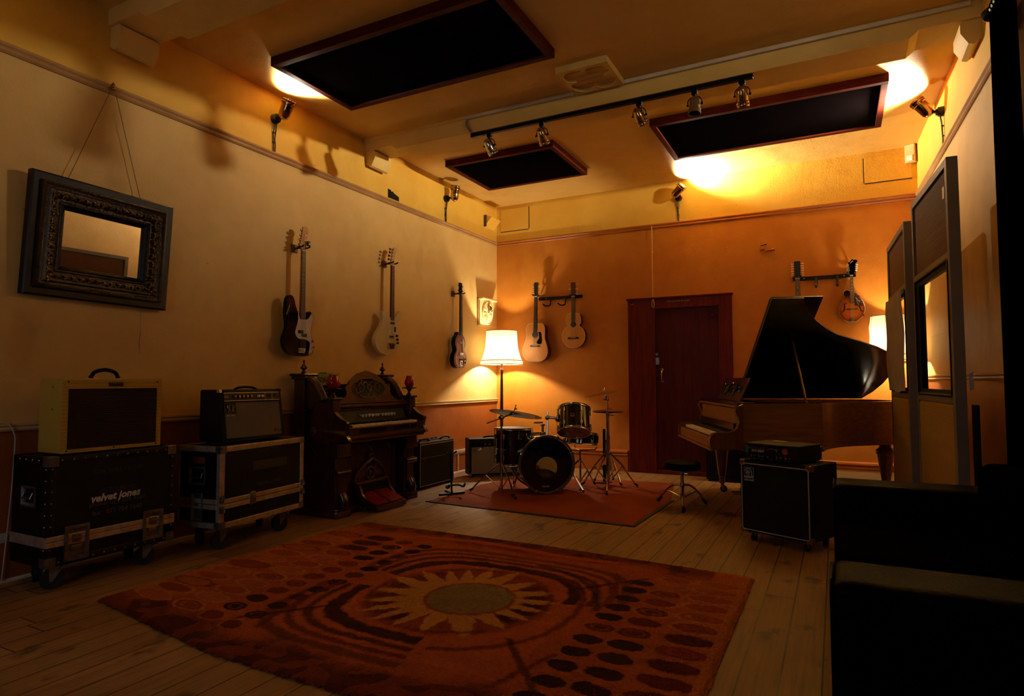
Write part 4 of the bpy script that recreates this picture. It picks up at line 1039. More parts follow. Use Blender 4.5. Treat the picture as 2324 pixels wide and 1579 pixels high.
# ================================================================ stringed instruments
M['rosewood'] = mat('rosewood', '#3a1a10', .45, col2='#26100a', scale=20)
M['ebony'] = mat('ebony', '#120c0b', .4)
M['maple'] = wood('maple_neck', '#b97a36', '#a5682a', .35, 2, .3)
M['spruce'] = wood('spruce_top', '#d39450', '#c98641', .3, 2, .4, 12)
M['mahog'] = wood('mahogany_red', '#5a140c', '#3f0d08', .25, 2, .5)
M['blackgloss'] = mat('black_gloss', '#050404', .05, spec=.22)
M['creamgloss'] = mat('cream_gloss', '#d8cba0', .2, coat=.6, col2='#d2c495')
M['pickguard'] = mat('white_pickguard', '#d6d0cc', .3)
M['string'] = mat('strings', '#b9b4a8', .3, .9)
M['wire'] = mat('fret_wire', '#9a968c', .3, .9)
def burst(name, inner, mid, outer, cx, cz, ax, az):
    k = NT(name); xyz = k.n('SeparateXYZ', {0: k.co})
    dx = k.math('DIVIDE', k.math('SUBTRACT', xyz.outputs[0], cx), ax); dz = k.math('DIVIDE', k.math('SUBTRACT', xyz.outputs[2], cz), az)
    r = k.math('SQRT', k.math('ADD', k.math('MULTIPLY', dx, dx), k.math('MULTIPLY', dz, dz)))
    c = k.mix(k.ramp(r, .45, .85), lin(inner), lin(mid)); c = k.mix(k.ramp(r, .75, 1.05), c, lin(outer))
    return k.set(Base_Color=c, Roughness=.3, Specular_IOR_Level=.25)
def neck(t, z0, z1, w0, w1, y, mb=None, fret=True, nf=18, m=None, dots=False, dep=.02):
    """neck with fingerboard from z0 (body end) to nut z1; front at y"""
    G().prism([(-w0 / 2, z0), (w0 / 2, z0), (w1 / 2, z1), (-w1 / 2, z1)], y - .006, y + .001, m=m).to('fingerboard', mb or M['rosewood'], t)
    g = G().prism([(-w0 / 2, z0), (w0 / 2, z0), (w1 / 2, z1 + .01), (-w1 / 2, z1 + .01)], y + .001, y + dep, m=m, bev=.006); g.to('neck', M['maple'] if mb is None else M['mahog'], t)
    if fret:
        g = G(); L = (z1 - z0)
        for k in range(1, nf + 1):
            z = z1 - L * 1.28 * (1 - 2 ** (-k / 12)) * (1 / (1.28 * (1 - 2 ** (-nf / 12)))) * .96
            g.box((0, y - .0065, z), (w0 * (z1 - z) / L + w1 * (z - z0) / L, .002, .0022), m=m)
        g.to('frets', M['wire'], t)
        if dots:
            g = G()
            for k in (3, 5, 7, 9):
                z = z1 - L * (1 - 2 ** (-(k - .5) / 12)) / (1 - 2 ** (-nf / 12)) * .96
                g.cyl((0, y - .006, z), (0, y - .0075, z), .0045, m=m)
            g.to('position_dots', M['white'], t)
    G().box((0, y - .006, z1 + .003), (w1 + .002, .008, .005), m=m).to('nut', M['ivory'], t)
def strings(t, n, x0, z0, y0, x1, z1, y1, r=.0009, m=None):
    g = G()
    for k in range(n):
        f = (k / (n - 1) - .5) * 2; g.tube([(f * x0, y0, z0), (f * x1, y1, z1)], r, 5, m=m)
    g.to('strings', M['string'], t)
def peg(t, x, y, z, dx, mt, L=.022, r=.007, m=None, front=True):
    g = G().cyl((x, y + .008, z), (x + dx * L, y + .008, z), .003, n=6, m=m).ball((x + dx * (L + r), y + .008, z), (r * 1.2, r * .55, r), 8, m=m)
    if front: g.cyl((x, y, z), (x, y - .012, z), .004, n=8, m=m)
    g.to('tuning_peg', mt, t)
def wall_hook(t, z, y, plate=True):
    g = G()
    if plate: G().box((0, -.008, z), (.075, .016, .075), .003).to('hanger_plate', M['maple'] if 0 else mat('plate_wood', '#6a3f20', .5), t)
    g.cyl((0, -.001 if plate else -.0265, z), (0, y + .05, z), .009)
    for s_ in (-1, 1): g.tube(cr([(0, y + .045, z), (s_ * .035, y + .035, z), (s_ * .038, y - .02, z), (s_ * .038, y - .045, z + .01)], 4, False), .008)
    g.to('hanger_yoke', M['rubber'], t)
def leftwall(name, label, y, z, cat='guitar', group='guitars and basses hung on the left wall'):
    return thing(name, label, cat, (0, y, z), R(90), group)

# --- black bass, white pickguard
kx, kz = .00138, .00103
P = lambda L: [((x - 342) * kx, (1295 - y) * kz) for x, y in L]
t = leftwall('bass_guitar', 'black bass guitar with white pickguard, leftmost instrument on the left wall', -3.955, 1.432)
yf = -.125
body = cr(P([(246, 758), (270, 790), (283, 850), (300, 895), (330, 940), (372, 945), (388, 900), (412, 882), (432, 905), (437, 960), (424, 1030), (420, 1085), (440, 1150), (450, 1215), (430, 1268), (385, 1290), (320, 1296), (245, 1280), (200, 1225), (187, 1160), (200, 1105), (215, 1050), (212, 980), (205, 900), (212, 800), (225, 768)]), 5)
G().prism(body, yf, yf + .045, bev=.009, seg=3).to('body', M['blackgloss'], t)
pg = cr(P([(304, 890), (312, 930), (325, 958), (368, 962), (395, 950), (425, 905), (434, 955), (420, 1030), (416, 1085), (436, 1155), (446, 1215), (428, 1258), (402, 1275), (410, 1215), (410, 1165), (372, 1142), (310, 1136), (284, 1100), (286, 1055), (300, 1000), (306, 940)]), 4)
G().prism(pg, yf - .003, yf + .001).to('pickguard', M['pickguard'], t)
for x, y in ((325, 1075), (357, 1105)):
    c = P([(x, y)])[0]; G().box((c[0], yf - .008, c[1]), (.058, .014, .03), .006).to('pickup', M['black'], t)
for x, y in ((426, 1155), (436, 1210)):
    c = P([(x, y)])[0]; G().cyl((c[0], yf - .002, c[1]), (c[0], yf - .02, c[1]), .011).to('control_knob', M['chrome'], t)
G().ball((*[P([(410, 1255)])[0][0]], yf - .004, P([(410, 1255)])[0][1]), (.008, .004, .008), 8).to('jack', M['chrome'], t)
c = P([(338, 1243)])[0]; g = G().box((c[0], yf - .004, c[1]), (.075, .006, .045), .002)
for k in range(4): g.box((c[0] - .027 + k * .018, yf - .011, c[1] + .004), (.013, .01, .03), .002)
g.to('bridge', M['steel'], t)
z0, z1 = P([(0, 962)])[0][1], P([(0, 345)])[0][1]
neck(t, z0, z1, .06, .042, yf - .004, nf=20)
hs = P([(330, 345), (322, 318), (312, 300), (322, 230), (334, 165), (340, 128), (356, 118), (376, 128), (386, 150), (378, 180), (368, 250), (366, 310), (362, 345)])
G().prism(cr(hs, 3), yf + .0, yf + .016, bev=.002).to('headstock', M['maple'], t)
for x, y in ((362, 157), (355, 200), (349, 247), (343, 292)):
    c = P([(x, y)])[0]; peg(t, c[0], yf, c[1], -1, M['chrome'], .035, .013)
c = P([(372, 272)])[0]; G().box((c[0] + .002, yf - .018, c[1]), (.03, .026, .045), .005).to('clip_tuner', M['black'], t)
G().cyl((c[0] + .002, yf - .031, c[1] - .004), (c[0] + .002, yf - .033, c[1] - .004), .008).to('tuner_dial', M['white'], t)
strings(t, 4, .026, P([(0, 1235)])[0][1], yf - .016, .016, z1 + .03, yf - .009, .0012)
wall_hook(t, z1 + .035, yf)

# --- cream bass with two horns
kx, kz = .00193, .00127
P = lambda L: [((x - 1147) * kx, (1280 - y) * kz) for x, y in L]
t = leftwall('bass_guitar', 'cream bass guitar with two long horns, second instrument on the left wall', -2.64, 1.487)
body = cr(P([(1073, 893), (1090, 900), (1112, 932), (1128, 955), (1164, 955), (1188, 930), (1208, 893), (1232, 878), (1240, 890), (1222, 940), (1206, 990), (1203, 1040), (1210, 1110), (1215, 1165), (1202, 1222), (1165, 1264), (1110, 1280), (1050, 1262), (1010, 1210), (998, 1150), (1015, 1090), (1048, 1032), (1065, 975), (1062, 915)]), 5)
G().prism(body, yf, yf + .042, bev=.01, seg=3).to('body', M['creamgloss'], t)
pg = cr(P([(1120, 965), (1172, 960), (1192, 985), (1196, 1060), (1206, 1110), (1206, 1180), (1192, 1215), (1180, 1190), (1176, 1150), (1150, 1138), (1104, 1138), (1100, 1110), (1112, 1060), (1112, 1000)]), 4)
G().prism(pg, yf - .002, yf + .001).to('pickguard', M['creamgloss'], t)
for x, y in ((1146, 997), (1138, 1118)):
    c = P([(x, y)])[0]; q = G().box((c[0], yf - .006, c[1]), (.075, .012, .028), .003).to('pickup', M['steel'], t); G().box((c[0], yf - .013, c[1]), (.058, .004, .012)).to('pickup_blade', M['black'], q)
c = P([(1171, 1050)])[0]; G().box((c[0], yf - .006, c[1]), (.022, .012, .06), .005).to('pickup_cover', M['black'], t)
for x, y in ((1187, 1105), (1192, 1137), (1195, 1167)):
    c = P([(x, y)])[0]; G().cyl((c[0], yf - .002, c[1]), (c[0], yf - .018, c[1]), .014, .012).to('control_knob', M['black'], t)
c = P([(1138, 1200)])[0]; G().prism([(-.058, .035), (.058, .035), (.04, -.03), (-.04, -.03)], -.014, 0, m=T(c[0], yf, c[1]), bev=.003).to('bridge_cover', M['chrome'], t)
z0, z1 = P([(0, 972)])[0][1], P([(0, 492)])[0][1]
neck(t, z0, z1, .058, .045, yf - .004, nf=20, mb=wood('brown_board', '#6b2f16', '#54220f', .4, 2))
hs = P([(1136, 492), (1132, 470), (1138, 420), (1148, 350), (1158, 328), (1176, 320), (1190, 330), (1188, 350), (1174, 375), (1166, 440), (1160, 492)])
G().prism(cr(hs, 3), yf, yf + .016, bev=.002).to('headstock', mat('cream_head', '#c9a468', .35), t)
for x, y in ((1150, 348), (1146, 376), (1140, 408), (1138, 440)):
    c = P([(x, y)])[0]; peg(t, c[0], yf, c[1], -1, M['black'], .028, .014)
strings(t, 4, .024, P([(0, 1190)])[0][1], yf - .014, .016, z1 + .03, yf - .009, .0012)
wall_hook(t, z1 + .03, yf)

# --- violin-shaped sunburst bass
t = leftwall('bass_guitar', 'sunburst violin-shaped bass guitar, nearest the floor lamp on the left wall', -1.215, 1.372)
H = .475
hb = [(0, 0), (.06, .004), (.115, .03), (.145, .08), (.148, .13), (.125, .185), (.098, .215), (.092, .25), (.10, .275), (.115, .31), (.112, .36), (.085, .41), (.05, .44), (.032, .475)]
pol = cr([(x, z) for x, z in hb] + [(-x, z) for x, z in hb[::-1][:-1]], 4)
G().prism(pol, yf + .004, yf + .07, bev=.002).to('body_rim', M['blackgloss'], t)
G().prism(pol, yf, yf + .005, bev=.002).to('binding', M['ivory'], t)
ins = [(x * .955, .012 + z * .965) for x, z in pol]
G().prism(ins, yf - .005, yf + .002, bev=.004).to('top', burst('violin_burst', '#c0661a', '#8a380c', '#240c05', 0, .2, .16, .27), t)
G().prism(cr([(.03, .40), (.05, .38), (.075, .33), (.06, .26), (.065, .2), (.055, .19), (.04, .24), (.03, .33)], 4), yf - .014, yf - .009).to('pickguard', M['pickguard'], t)
for z in (.335, .185): G().box((0, yf - .012, z), (.075, .018, .035), .004).to('pickup', M['chrome'], t)
G().box((0, yf - .016, .12), (.085, .018, .012), .002).to('bridge', M['black'], t)
g = G().tube([(-.02, yf - .012, .03), (-.02, yf - .014, .09)], .003).tube([(.02, yf - .012, .03), (.02, yf - .014, .09)], .003).box((0, yf - .013, .09), (.055, .008, .014), .002).box((0, yf - .012, .02), (.05, .01, .03), .003)
g.to('tailpiece', M['chrome'], t)
G().prism(cr([(.06, .05), (.105, .07), (.11, .13), (.085, .14), (.07, .1)], 4), yf - .012, yf - .007).to('control_plate', M['pickguard'], t)
for x, z in ((.085, .075), (.095, .12)): G().cyl((x, yf - .011, z), (x, yf - .026, z), .01).to('control_knob', M['black'], t)
neck(t, .435, .965, .052, .042, yf - .01, nf=22, mb=M['rosewood'], dots=True)
G().prism([(-.021, .965), (-.034, 1.01), (-.028, 1.08), (-.036, 1.125), (-.018, 1.115), (0, 1.128), (.018, 1.115), (.036, 1.125), (.028, 1.08), (.034, 1.01), (.021, .965)], yf - .004, yf + .012, bev=.002).to('headstock', M['blackgloss'], t)
for s_ in (-1, 1):
    for z in (1.02, 1.085): peg(t, s_ * .022, yf - .004, z, s_, M['chrome'], .025, .011)
strings(t, 4, .024, .1, yf - .024, .015, .98, yf - .016, .0012)
wall_hook(t, .985, yf)

def flat_top(label, X, z0, half, depth, hole, bridge_z, z_nut, z_head, w0, w1, pegs, topm, sidem, headm, pegm, boardm, dots=False, group='acoustic instruments hung on the far wall', tilt=0., name='acoustic_guitar', pick=None, hw=(.03, .036), slot=False, bw=.15):
    t = thing(name, label, 'guitar', (X, 0, z0), 0, group); t.rotation_euler = (0, tilt, 0)
    pol = cr([(x, z) for x, z in half] + [(-x, z) for x, z in half[::-1][1:-1]], 4)
    y0 = -.03 - depth
    G().prism(pol, y0 + .004, -.03, bev=.003).to('body', sidem, t)
    G().prism([(x * 1.004, z) for x, z in pol], y0, y0 + .004).to('binding', M['ivory'], t)
    zc = (half[0][1] + half[-1][1]) / 2
    G().prism([(x * .975, zc + (z - zc) * .98) for x, z in pol], y0 - .002, y0 + .002).to('soundboard', topm, t)
    h = G().cyl((0, y0 - .0028, hole[0]), (0, y0 - .001, hole[0]), hole[1], n=32).to('sound_hole', M['ebony'], t)
    G().ring((0, y0 - .0026, hole[0]), hole[1] + .009, .004, (0, 1, 0), 36, 6).to('rosette', M['pickguard'], t)
    if pick: G().prism(cr(pick, 4), y0 - .0035, y0 - .0015).to('pickguard', M['blackgloss'], t)
    g = G().prism([(-bw / 2, -.012), (bw / 2, -.012), (bw / 2, .01), (bw * .3, .016), (-bw * .3, .016), (-bw / 2, .01)], -.01, 0, m=T(0, y0 - .001, bridge_z), bev=.002); b = g.to('bridge', M['ebony'], t)
    G().box((0, y0 - .012, bridge_z + .006), (bw * .5, .004, .004)).to('saddle', M['ivory'], b)
    neck(t, hole[0] + hole[1] * .7, z_nut, w0, w1, y0 - .004, boardm, nf=18, dots=dots)
    hs = [(-w1 / 2, z_nut), (-hw[0], z_nut + .02), (-hw[1], z_head - .012), (-hw[1] * .75, z_head), (hw[1] * .75, z_head), (hw[1], z_head - .012), (hw[0], z_nut + .02), (w1 / 2, z_nut)]
    G().prism(hs, y0 - .002, y0 + .014, bev=.002).to('headstock', headm, t)
    for s_ in (-1, 1):
        for k in range(pegs):
            z = z_nut + .04 + (z_head - z_nut - .07) * k / max(1, pegs - 1)
            peg(t, s_ * (hw[0] + .004), y0, z, s_, pegm, .012, .0085)
    strings(t, pegs * 2 if pegs < 4 else 8, w1 * .5, bridge_z + .006, y0 - .014, w1 * .4, z_nut + .02, y0 - .012, .0007)
    wall_hook(t, z_nut + .022, y0 + .002, False)
    return t
dread = [(0, 0), (.09, .006), (.16, .045), (.197, .12), (.195, .19), (.168, .27), (.148, .335), (.147, .41), (.148, .47), (.12, .535), (.07, .548), (0, .55)]
flat_top('natural acoustic guitar with black pickguard, left end of the hanger rail beside the lamp', .69, 1.478, dread, .10, (.385, .045), .222, .925, 1.135, .056, .046, 6, M['spruce'], M['mahog'], M['ebony'], M['chrome'], M['ebony'], tilt=R(1.2),
         pick=[(.045, .42), (.085, .42), (.1, .37), (.105, .28), (.085, .25), (.03, .26), (.035, .3), (.06, .33), (.058, .38)], hw=(.026, .033))
small = [(0, 0), (.07, .008), (.125, .05), (.165, .115), (.168, .19), (.14, .26), (.095, .30), (.088, .318), (.108, .345), (.108, .40), (.095, .455), (.06, .48), (0, .487)]
flat_top('small natural acoustic guitar with pinched waist and red head, right end of the hanger rail', 1.275, 1.66, small, .085, (.325, .04), .135, .71, .915, .056, .05, 3, M['spruce'], M['mahog'], M['mahog'], M['white'], M['rosewood'], name='acoustic_guitar', hw=(.034, .036), bw=.16)
flat_top('long dark twelve string neck with pale pegs rising behind the open piano lid', 4.115, 1.475, dread, .10, (.385, .045), .222, .925, 1.135, .06, .052, 6, M['spruce'], M['mahog'], M['ebony'], M['ivory'], M['rosewood'], dots=True, hw=(.034, .037))

# --- mandolin
kx, kz = .00057, .00065
P = lambda L: [((x - 1368) * kx, (1302 - y) * kz) for x, y in L]
t = thing('mandolin', 'sunburst mandolin with scroll and f-holes, right end of the rail above the piano', 'mandolin', (4.675, 0, 1.87), 0, 'acoustic instruments hung on the far wall')
y0 = -.085
body = cr(P([(1330, 880), (1322, 850), (1330, 800), (1318, 750), (1275, 728), (1228, 745), (1212, 790), (1232, 840), (1236, 885), (1200, 930), (1150, 1005), (1128, 1090), (1145, 1180), (1205, 1258), (1290, 1297), (1368, 1303), (1440, 1292), (1515, 1240), (1562, 1200), (1575, 1215), (1562, 1180), (1588, 1095), (1580, 1010), (1545, 930), (1495, 885), (1508, 842), (1460, 842), (1415, 800), (1405, 880)]), 4)
G().prism(body, y0 + .004, y0 + .05, bev=.003).to('body', M['mahog'], t)
G().prism(body, y0, y0 + .005).to('binding', M['ivory'], t)
c0 = P([(1360, 1080)])[0]
cc = [((x - c0[0]) * .965 + c0[0], (z - c0[1]) * .97 + c0[1]) for x, z in body]
G().prism(cc, y0 - .006, y0 + .001, bev=.004).to('carved_top', burst('mandolin_burst', '#c9701a', '#a2480c', '#2a0b05', c0[0], c0[1], .135, .155), t)
g = G(); cs = P([(1272, 775)])[0]; g.tube([(cs[0] + .026 * (1 - k / 18) * math.cos(-.6 + .5 * k), y0 - .009, cs[1] + .026 * (1 - k / 18) * math.sin(-.6 + .5 * k)) for k in range(15)], .004, 6); g.to('scroll', M['blackgloss'], t)
G().prism(P([(1410, 790), (1470, 842), (1503, 846), (1497, 885), (1553, 950), (1558, 1000), (1530, 1033), (1470, 1030), (1412, 1010)]), y0 - .016, y0 - .013).to('pickguard', M['rosewood'], t)
g = G(); rs_ = random.Random(3)
for pts in ([(1425, 880), (1450, 900), (1445, 930), (1480, 930), (1495, 960)], [(1440, 950), (1465, 960), (1455, 985), (1480, 1005)]): g.tube([(a, y0 - .017, b) for a, b in P(pts)], .002, 5)
g.to('inlay', M['white'], t)
for s_, q in ((1, [(1258, 970), (1238, 968), (1228, 990), (1232, 1040), (1218, 1090), (1205, 1115), (1185, 1122)]), (1, [(1490, 1045), (1505, 1060), (1508, 1090), (1520, 1115), (1545, 1122)])):
    pts = P(q); n = len(pts); g = G().tube([(a, y0 - .007, b) for a, b in pts], [.003, .004, .006, .007, .006, .004, .003][:n], 6)
    for e in (pts[0], pts[-1]): g.ball((e[0], y0 - .006, e[1]), (.007, .003, .007), 8)
    g.to('f_hole', M['ebony'], t)
b_ = P([(1360, 1080)])[0]; G().prism([(-.06, -.004), (.06, -.004), (.05, .006), (-.05, .006)], y0 - .02, y0 - .006, m=T(b_[0], 0, b_[1])).to('bridge', M['ebony'], t)
b_ = P([(1352, 1255)])[0]; G().box((b_[0], y0 - .012, b_[1] - .005), (.036, .012, .045), .008).to('tailpiece', M['steel'], t)
z0, z1 = P([(0, 975)])[0][1], P([(0, 488)])[0][1]
neck(t, z0, z1, .042, .03, y0 - .012, M['rosewood'], nf=20, dots=True)
G().prism(cr(P([(1345, 485), (1335, 440), (1318, 400), (1312, 330), (1320, 270), (1298, 240), (1335, 250), (1385, 195), (1410, 212), (1450, 210), (1480, 235), (1470, 255), (1445, 275), (1452, 330), (1440, 400), (1412, 440), (1405, 485)]), 3), y0 - .012, y0 + .002, bev=.001).to('headstock', M['blackgloss'], t)
G().tube([(a, y0 - .0135, b) for a, b in P([(1345, 270), (1375, 245), (1400, 225)])], .003, 5).to('head_inlay', M['white'], t)
for s_, xs in ((-1, (1318, 1322, 1326, 1330)), (1, (1448, 1444, 1440, 1436))):
    for k, z in enumerate((298, 332, 365, 398)):
        c = P([(xs[k], z)])[0]; peg(t, c[0], y0 - .012, c[1], s_, M['ivory'], .004, .0085)
strings(t, 8, .02, b_[1] + .02, y0 - .024, .012, z1 + .01, y0 - .02, .0006)
wall_hook(t, z1 + .03, y0, False)
# ================================================================ drum kit
ZM = .0078                                        # top of the drum mat
M['shell'] = mat('black_drum_shell', '#0b0909', .1, coat=.9)
def head_mat():
    k = NT('black_drumhead'); k.bump(k.noise(7, None, 2), .25, .02)
    return k.set(Base_Color=lin('#0a090b'), Roughness=.09)
M['bhead'] = head_mat()
M['skin'] = NT('drumhead_film').set(Base_Color=lin('#c9a06a'), Roughness=.45)
M['shellwood'] = wood('drum_inside_wood', '#8a6632', '#6f4f26', .5, 2, .1)
M['bronze'] = mat('cymbal_bronze', '#a57f3e', .3, .85, col2='#8a6630', scale=40)
def lugs(t, n, r, z0, z1, mt=None, a0=0., split=True):
    for k in range(n):
        a = a0 + 2 * PI * k / n; q = RZ(a)
        g = G().tube([(r + .018, 0, z0), (r + .018, 0, z1)], .0035, 6, m=q)
        for z in (z0 + (z1 - z0) * .22, z0 + (z1 - z0) * .78) if split else ((z0 + z1) / 2,):
            g.box((r + .008, 0, z), (.022, .022, .05), .006, m=q)
        for z in (z0, z1): g.ball((r + .018, 0, z), .007, 6, m=q)
        g.to('tension_lug', mt or M['chrome'], t)
def hoop(t, r, z, h=.022, mt=None):
    G().lathe([(r - .002, z - h / 2), (r + .012, z - h / 2), (r + .012, z - h / 2 + .003), (r + .008, z), (r + .012, z + h / 2 - .003), (r + .012, z + h / 2), (r - .002, z + h / 2), (r - .002, z - h / 2)], 40, cap=False).to('hoop', mt or M['chrome'], t)
def drum(t, r, h, n, bottom=None, badge=None, a0=0.2, top=None):
    """tom standing along z, centre at 0"""
    G().lathe([(r, -h / 2), (r, h / 2)], 48, cap=False).to('shell', M['shell'], t)
    for s_, mt in ((1, top or M['skin']), (-1, bottom or M['skin'])):
        G().lathe([(0, s_ * (h / 2 + .003)), (r - .004, s_ * (h / 2 + .003)), (r, s_ * h / 2)], 48, cap=False).to('drumhead', mt, t)
        hoop(t, r, s_ * (h / 2 - .004))
    lugs(t, n, r, -h / 2, h / 2, a0=a0)
    if badge is not None:
        q = RZ(badge)
        b = G().box((0, -r - .002, 0), (.042, .004, .038), .006, m=q).to('badge', M['gold'], t)
        g = G().box((-.008, -r - .0045, 0), (.004, .002, .024), m=q).box((0, -r - .0045, .008), (.016, .002, .005), m=q).box((0, -r - .0045, -.001), (.016, .002, .005), m=q).box((.010, -r - .0045, 0), (.005, .002, .024), m=q)
        g.to('badge_mark', M['black'], b)
# bass drum
r, dp = .285, .40
bd = thing('bass_drum', 'black bass drum with round hole in its glossy front head', 'drum', (1.74, -2.07, ZM), R(40), 'drums of the kit')
zc = .315
q = T(0, 0, zc) @ RX(R(90))        # local z -> -y (front)
G().lathe([(r, -dp), (r, 0)], 56, m=q, cap=False).to('shell', M['shell'], bd)
G().lathe([(r - .008, -dp), (r - .008, 0)], 48, m=q, cap=False).to('shell_inside', M['shellwood'], bd)
hz = -.035
g = G(); N = 56
va = [g.bm.verts.new((r * math.cos(2 * PI * i / N), .0, zc + r * math.sin(2 * PI * i / N))) for i in range(N)]
vb = [g.bm.verts.new((.118 * math.cos(2 * PI * i / N), .001, zc + hz + .112 * math.sin(2 * PI * i / N))) for i in range(N)]
for i in range(N): j = (i + 1) % N; g.bm.faces.new((va[i], va[j], vb[j], vb[i]))
g.to('front_head', M['bhead'], bd)
def film():
    k = NT('white_drumhead_film'); d_ = k.n('BsdfDiffuse', {'Color': lin('#7d5f38')}).outputs[0]; t_ = k.n('BsdfTranslucent', {'Color': lin('#785a30')}).outputs[0]
    k.t.links.new(k.n('MixShader', {0: .35, 1: d_, 2: t_}).outputs[0], k.out.inputs[0]); return k.m
G().lathe([(0, -dp), (r, -dp)], 40, m=q, cap=False).to('batter_head', film(), bd)
G().cyl((0, dp - .012, zc + .05), (0, dp - .004, zc + .05), .06, n=24).to('beater_patch', mat('patch', '#6a3c1c', .6), bd)
for z in (-dp - .012, .012):
    G().lathe([(r + .003, z - .02), (r + .022, z - .02), (r + .025, z), (r + .022, z + .02), (r + .003, z + .02), (r + .003, z - .02)], 56, m=q, cap=False).to('hoop', mat('hoop_grey', '#8a857a', .3, .7), bd)
for k in range(8):
    a = 2 * PI * (k + .5) / 8; ca, sa = math.cos(a), math.sin(a); qq = T(0, 0, zc) @ RY(-a)
    g = G().box((r + .026, .0, 0), (.012, .05, .026), .004, m=qq).box((r + .014, -.032, 0), (.03, .008, .022), .003, m=qq).tube([(r + .028, .0, 0), (r + .024, .13, 0)], .0035, 6, m=qq).box((r + .014, .13, 0), (.028, .05, .024), .006, m=qq)
    g.to('claw', M['chrome'], bd)
for s_ in (-1, 1):
    foot = (s_ * .40, -.03 if s_ > 0 else -.1, .022)
    g = G().tube([(s_ * .285, .09, .25), foot], .009).box((s_ * .285, .09, .25), (.03, .06, .06), .01).cyl((s_ * .33, .05, .165), (s_ * .345, .04, .14), .014)
    g.to('spur', M['chrome'], bd); G().tube([(foot[0] * .98, foot[1], .034), (foot[0], foot[1], .011)], [.011, .0115]).to('spur_foot', M['rubber'], bd)
g = G().box((0, .15, zc + r + .02), (.05, .06, .05), .008).tube([(0, .15, zc + r), (0, .15, zc + r + .13)], .013).box((0, .15, zc + r + .12), (.045, .045, .02), .005).box((-.05, .15, zc + r + .145), (.1, .025, .018), .004)
g.tube(cr([(.05, .16, zc + r - .01), (.06, .17, zc + r + .1), (.062, .18, zc + r + .2), (.065, .185, zc + r + .26)], 4, False), .011).ball((.065, .185, zc + r + .205), .026, 10)
g.to('tom_mount', M['chrome'], bd)
g = G().box((0, 0, 0), (.085, .001, .008)).box((.0, 0, -.012), (.07, .001, .004)); bmesh.ops.transform(g.bm, matrix=T(-.01, -.003, zc - r + .055), verts=g.bm.verts); g.to('maker_lettering', M['whitepaint'], bd)
cu_ = thing('cushion', 'dull gold cushion lying inside the bass drum, seen through the hole', 'cushion', (1.74 - .643 * .22, -2.07 + .766 * .22, ZM + .04), R(40))
G().ball((0, 0, .085), (.19, .13, .11), 24).to('cushion', mat('gold_cloth', '#7d5a26', .8, bump=.3, bscale=60), cu_)
# rack tom
rt_ = thing('rack_tom', 'black rack tom tilted so its lower head shows, mounted above the bass drum', 'drum', (2.0, -1.93, .782), 0, 'drums of the kit')
ax = Vector((-.37, .93, 0)).normalized(); tl_ = R(25)
zax = (Vector((0, 0, 1)) * math.cos(tl_) + ax * math.sin(tl_)).normalized()
xax = Vector((.93, .37, 0)).normalized(); yax = zax.cross(xax)
rt_.rotation_euler = Matrix((xax, yax, zax)).transposed().to_euler()
drum(rt_, .165, .265, 6, bottom=mat('smoky_head', '#6b4528', .25, col2='#57361e'), badge=-.1, a0=-PI / 2 + .42)
g = G().ball((-.175, -.02, .02), (.03, .04, .045)).cyl((-.17, -.02, .02), (-.28, -.01, .03), .014).ball((-.285, -.01, .03), .026); g.to('mount_bracket', M['chrome'], rt_)
# floor tom
ft = thing('floor_tom', 'black floor tom on three chrome legs, left of the bass drum', 'drum', (1.24, -1.86, .475), R(25), 'drums of the kit')
drum(ft, .205, .40, 8, a0=-PI / 2 + .3, top=M['satin'])
for a in (-2.2, -.5, 1.6):
    c, s_ = math.cos(a), math.sin(a); g = G().tube(cr([(.225 * c, .225 * s_, .06), (.226 * c, .226 * s_, -.3), (.235 * c, .235 * s_, -.4), (.25 * c, .25 * s_, -.45)], 4, False), .006).box((.215 * c, .215 * s_, -.04), (.035, .035, .07), .008)
    g.to('leg', M['chrome'], ft); G().cyl((.25 * c, .25 * s_, -.467), (.249 * c, .249 * s_, -.43), .012).to('rubber_foot', M['rubber'], ft)
# snare on its stand
sn = thing('snare_drum', 'black snare drum half hidden below the rack tom', 'drum', (1.90, -1.50, .555), R(20), 'drums of the kit')
sn.rotation_euler = (R(-6), R(3), R(20)); drum(sn, .175, .125, 8, bottom=M['satin'], a0=.1)
G().box((.19, -.02, 0), (.03, .06, .08), .006).to('strainer', M['black'], sn)
def tripod(t, feet, zj, zb, r=.006, mt=None, brace=True):
    r *= 1.3
    """folding tripod legs from a collar at zj to rubber feet, braced to a lower collar at zb"""
    for fx_, fy_ in feet:
        d = math.hypot(fx_, fy_); u = (fx_ / d, fy_ / d)
        L = G().tube([(u[0] * .02, u[1] * .02, zj), (fx_ * .45, fy_ * .45, zj * .66), (fx_ * .94, fy_ * .94, .028)], [r, r, r * .9], 8)
        if brace: L.tube([(u[0] * .02, u[1] * .02, zb), (fx_ * .5, fy_ * .5, zj * .6)], r * .75, 6)
        L = L.to('leg', mt or M['chrome'], t)
        G().tube([(fx_ * .88, fy_ * .88, .046), (fx_ * .95, fy_ * .95, .028), (fx_, fy_, .0175)], [.011, .014, .0155], 8).to('rubber_foot', M['rubber'], L)
ss = thing('snare_stand', 'chrome tripod stand carrying the snare drum', 'stand', (1.90, -1.50, ZM), 0, 'drum hardware stands')
tripod(ss, [(.1, -.26), (-.27, -.04), (.1, .2)], .30, .09, .008)
g = G().cyl((0, 0, .06), (0, 0, .42), .011).cyl((0, 0, .27), (0, 0, .32), .018)
for a in (.2, 2.3, 4.4): g.tube([(0, 0, .41), (.17 * math.cos(a), .17 * math.sin(a), .425), (.19 * math.cos(a), .19 * math.sin(a), .455)], .007)
g.to('basket', M['chrome'], ss)
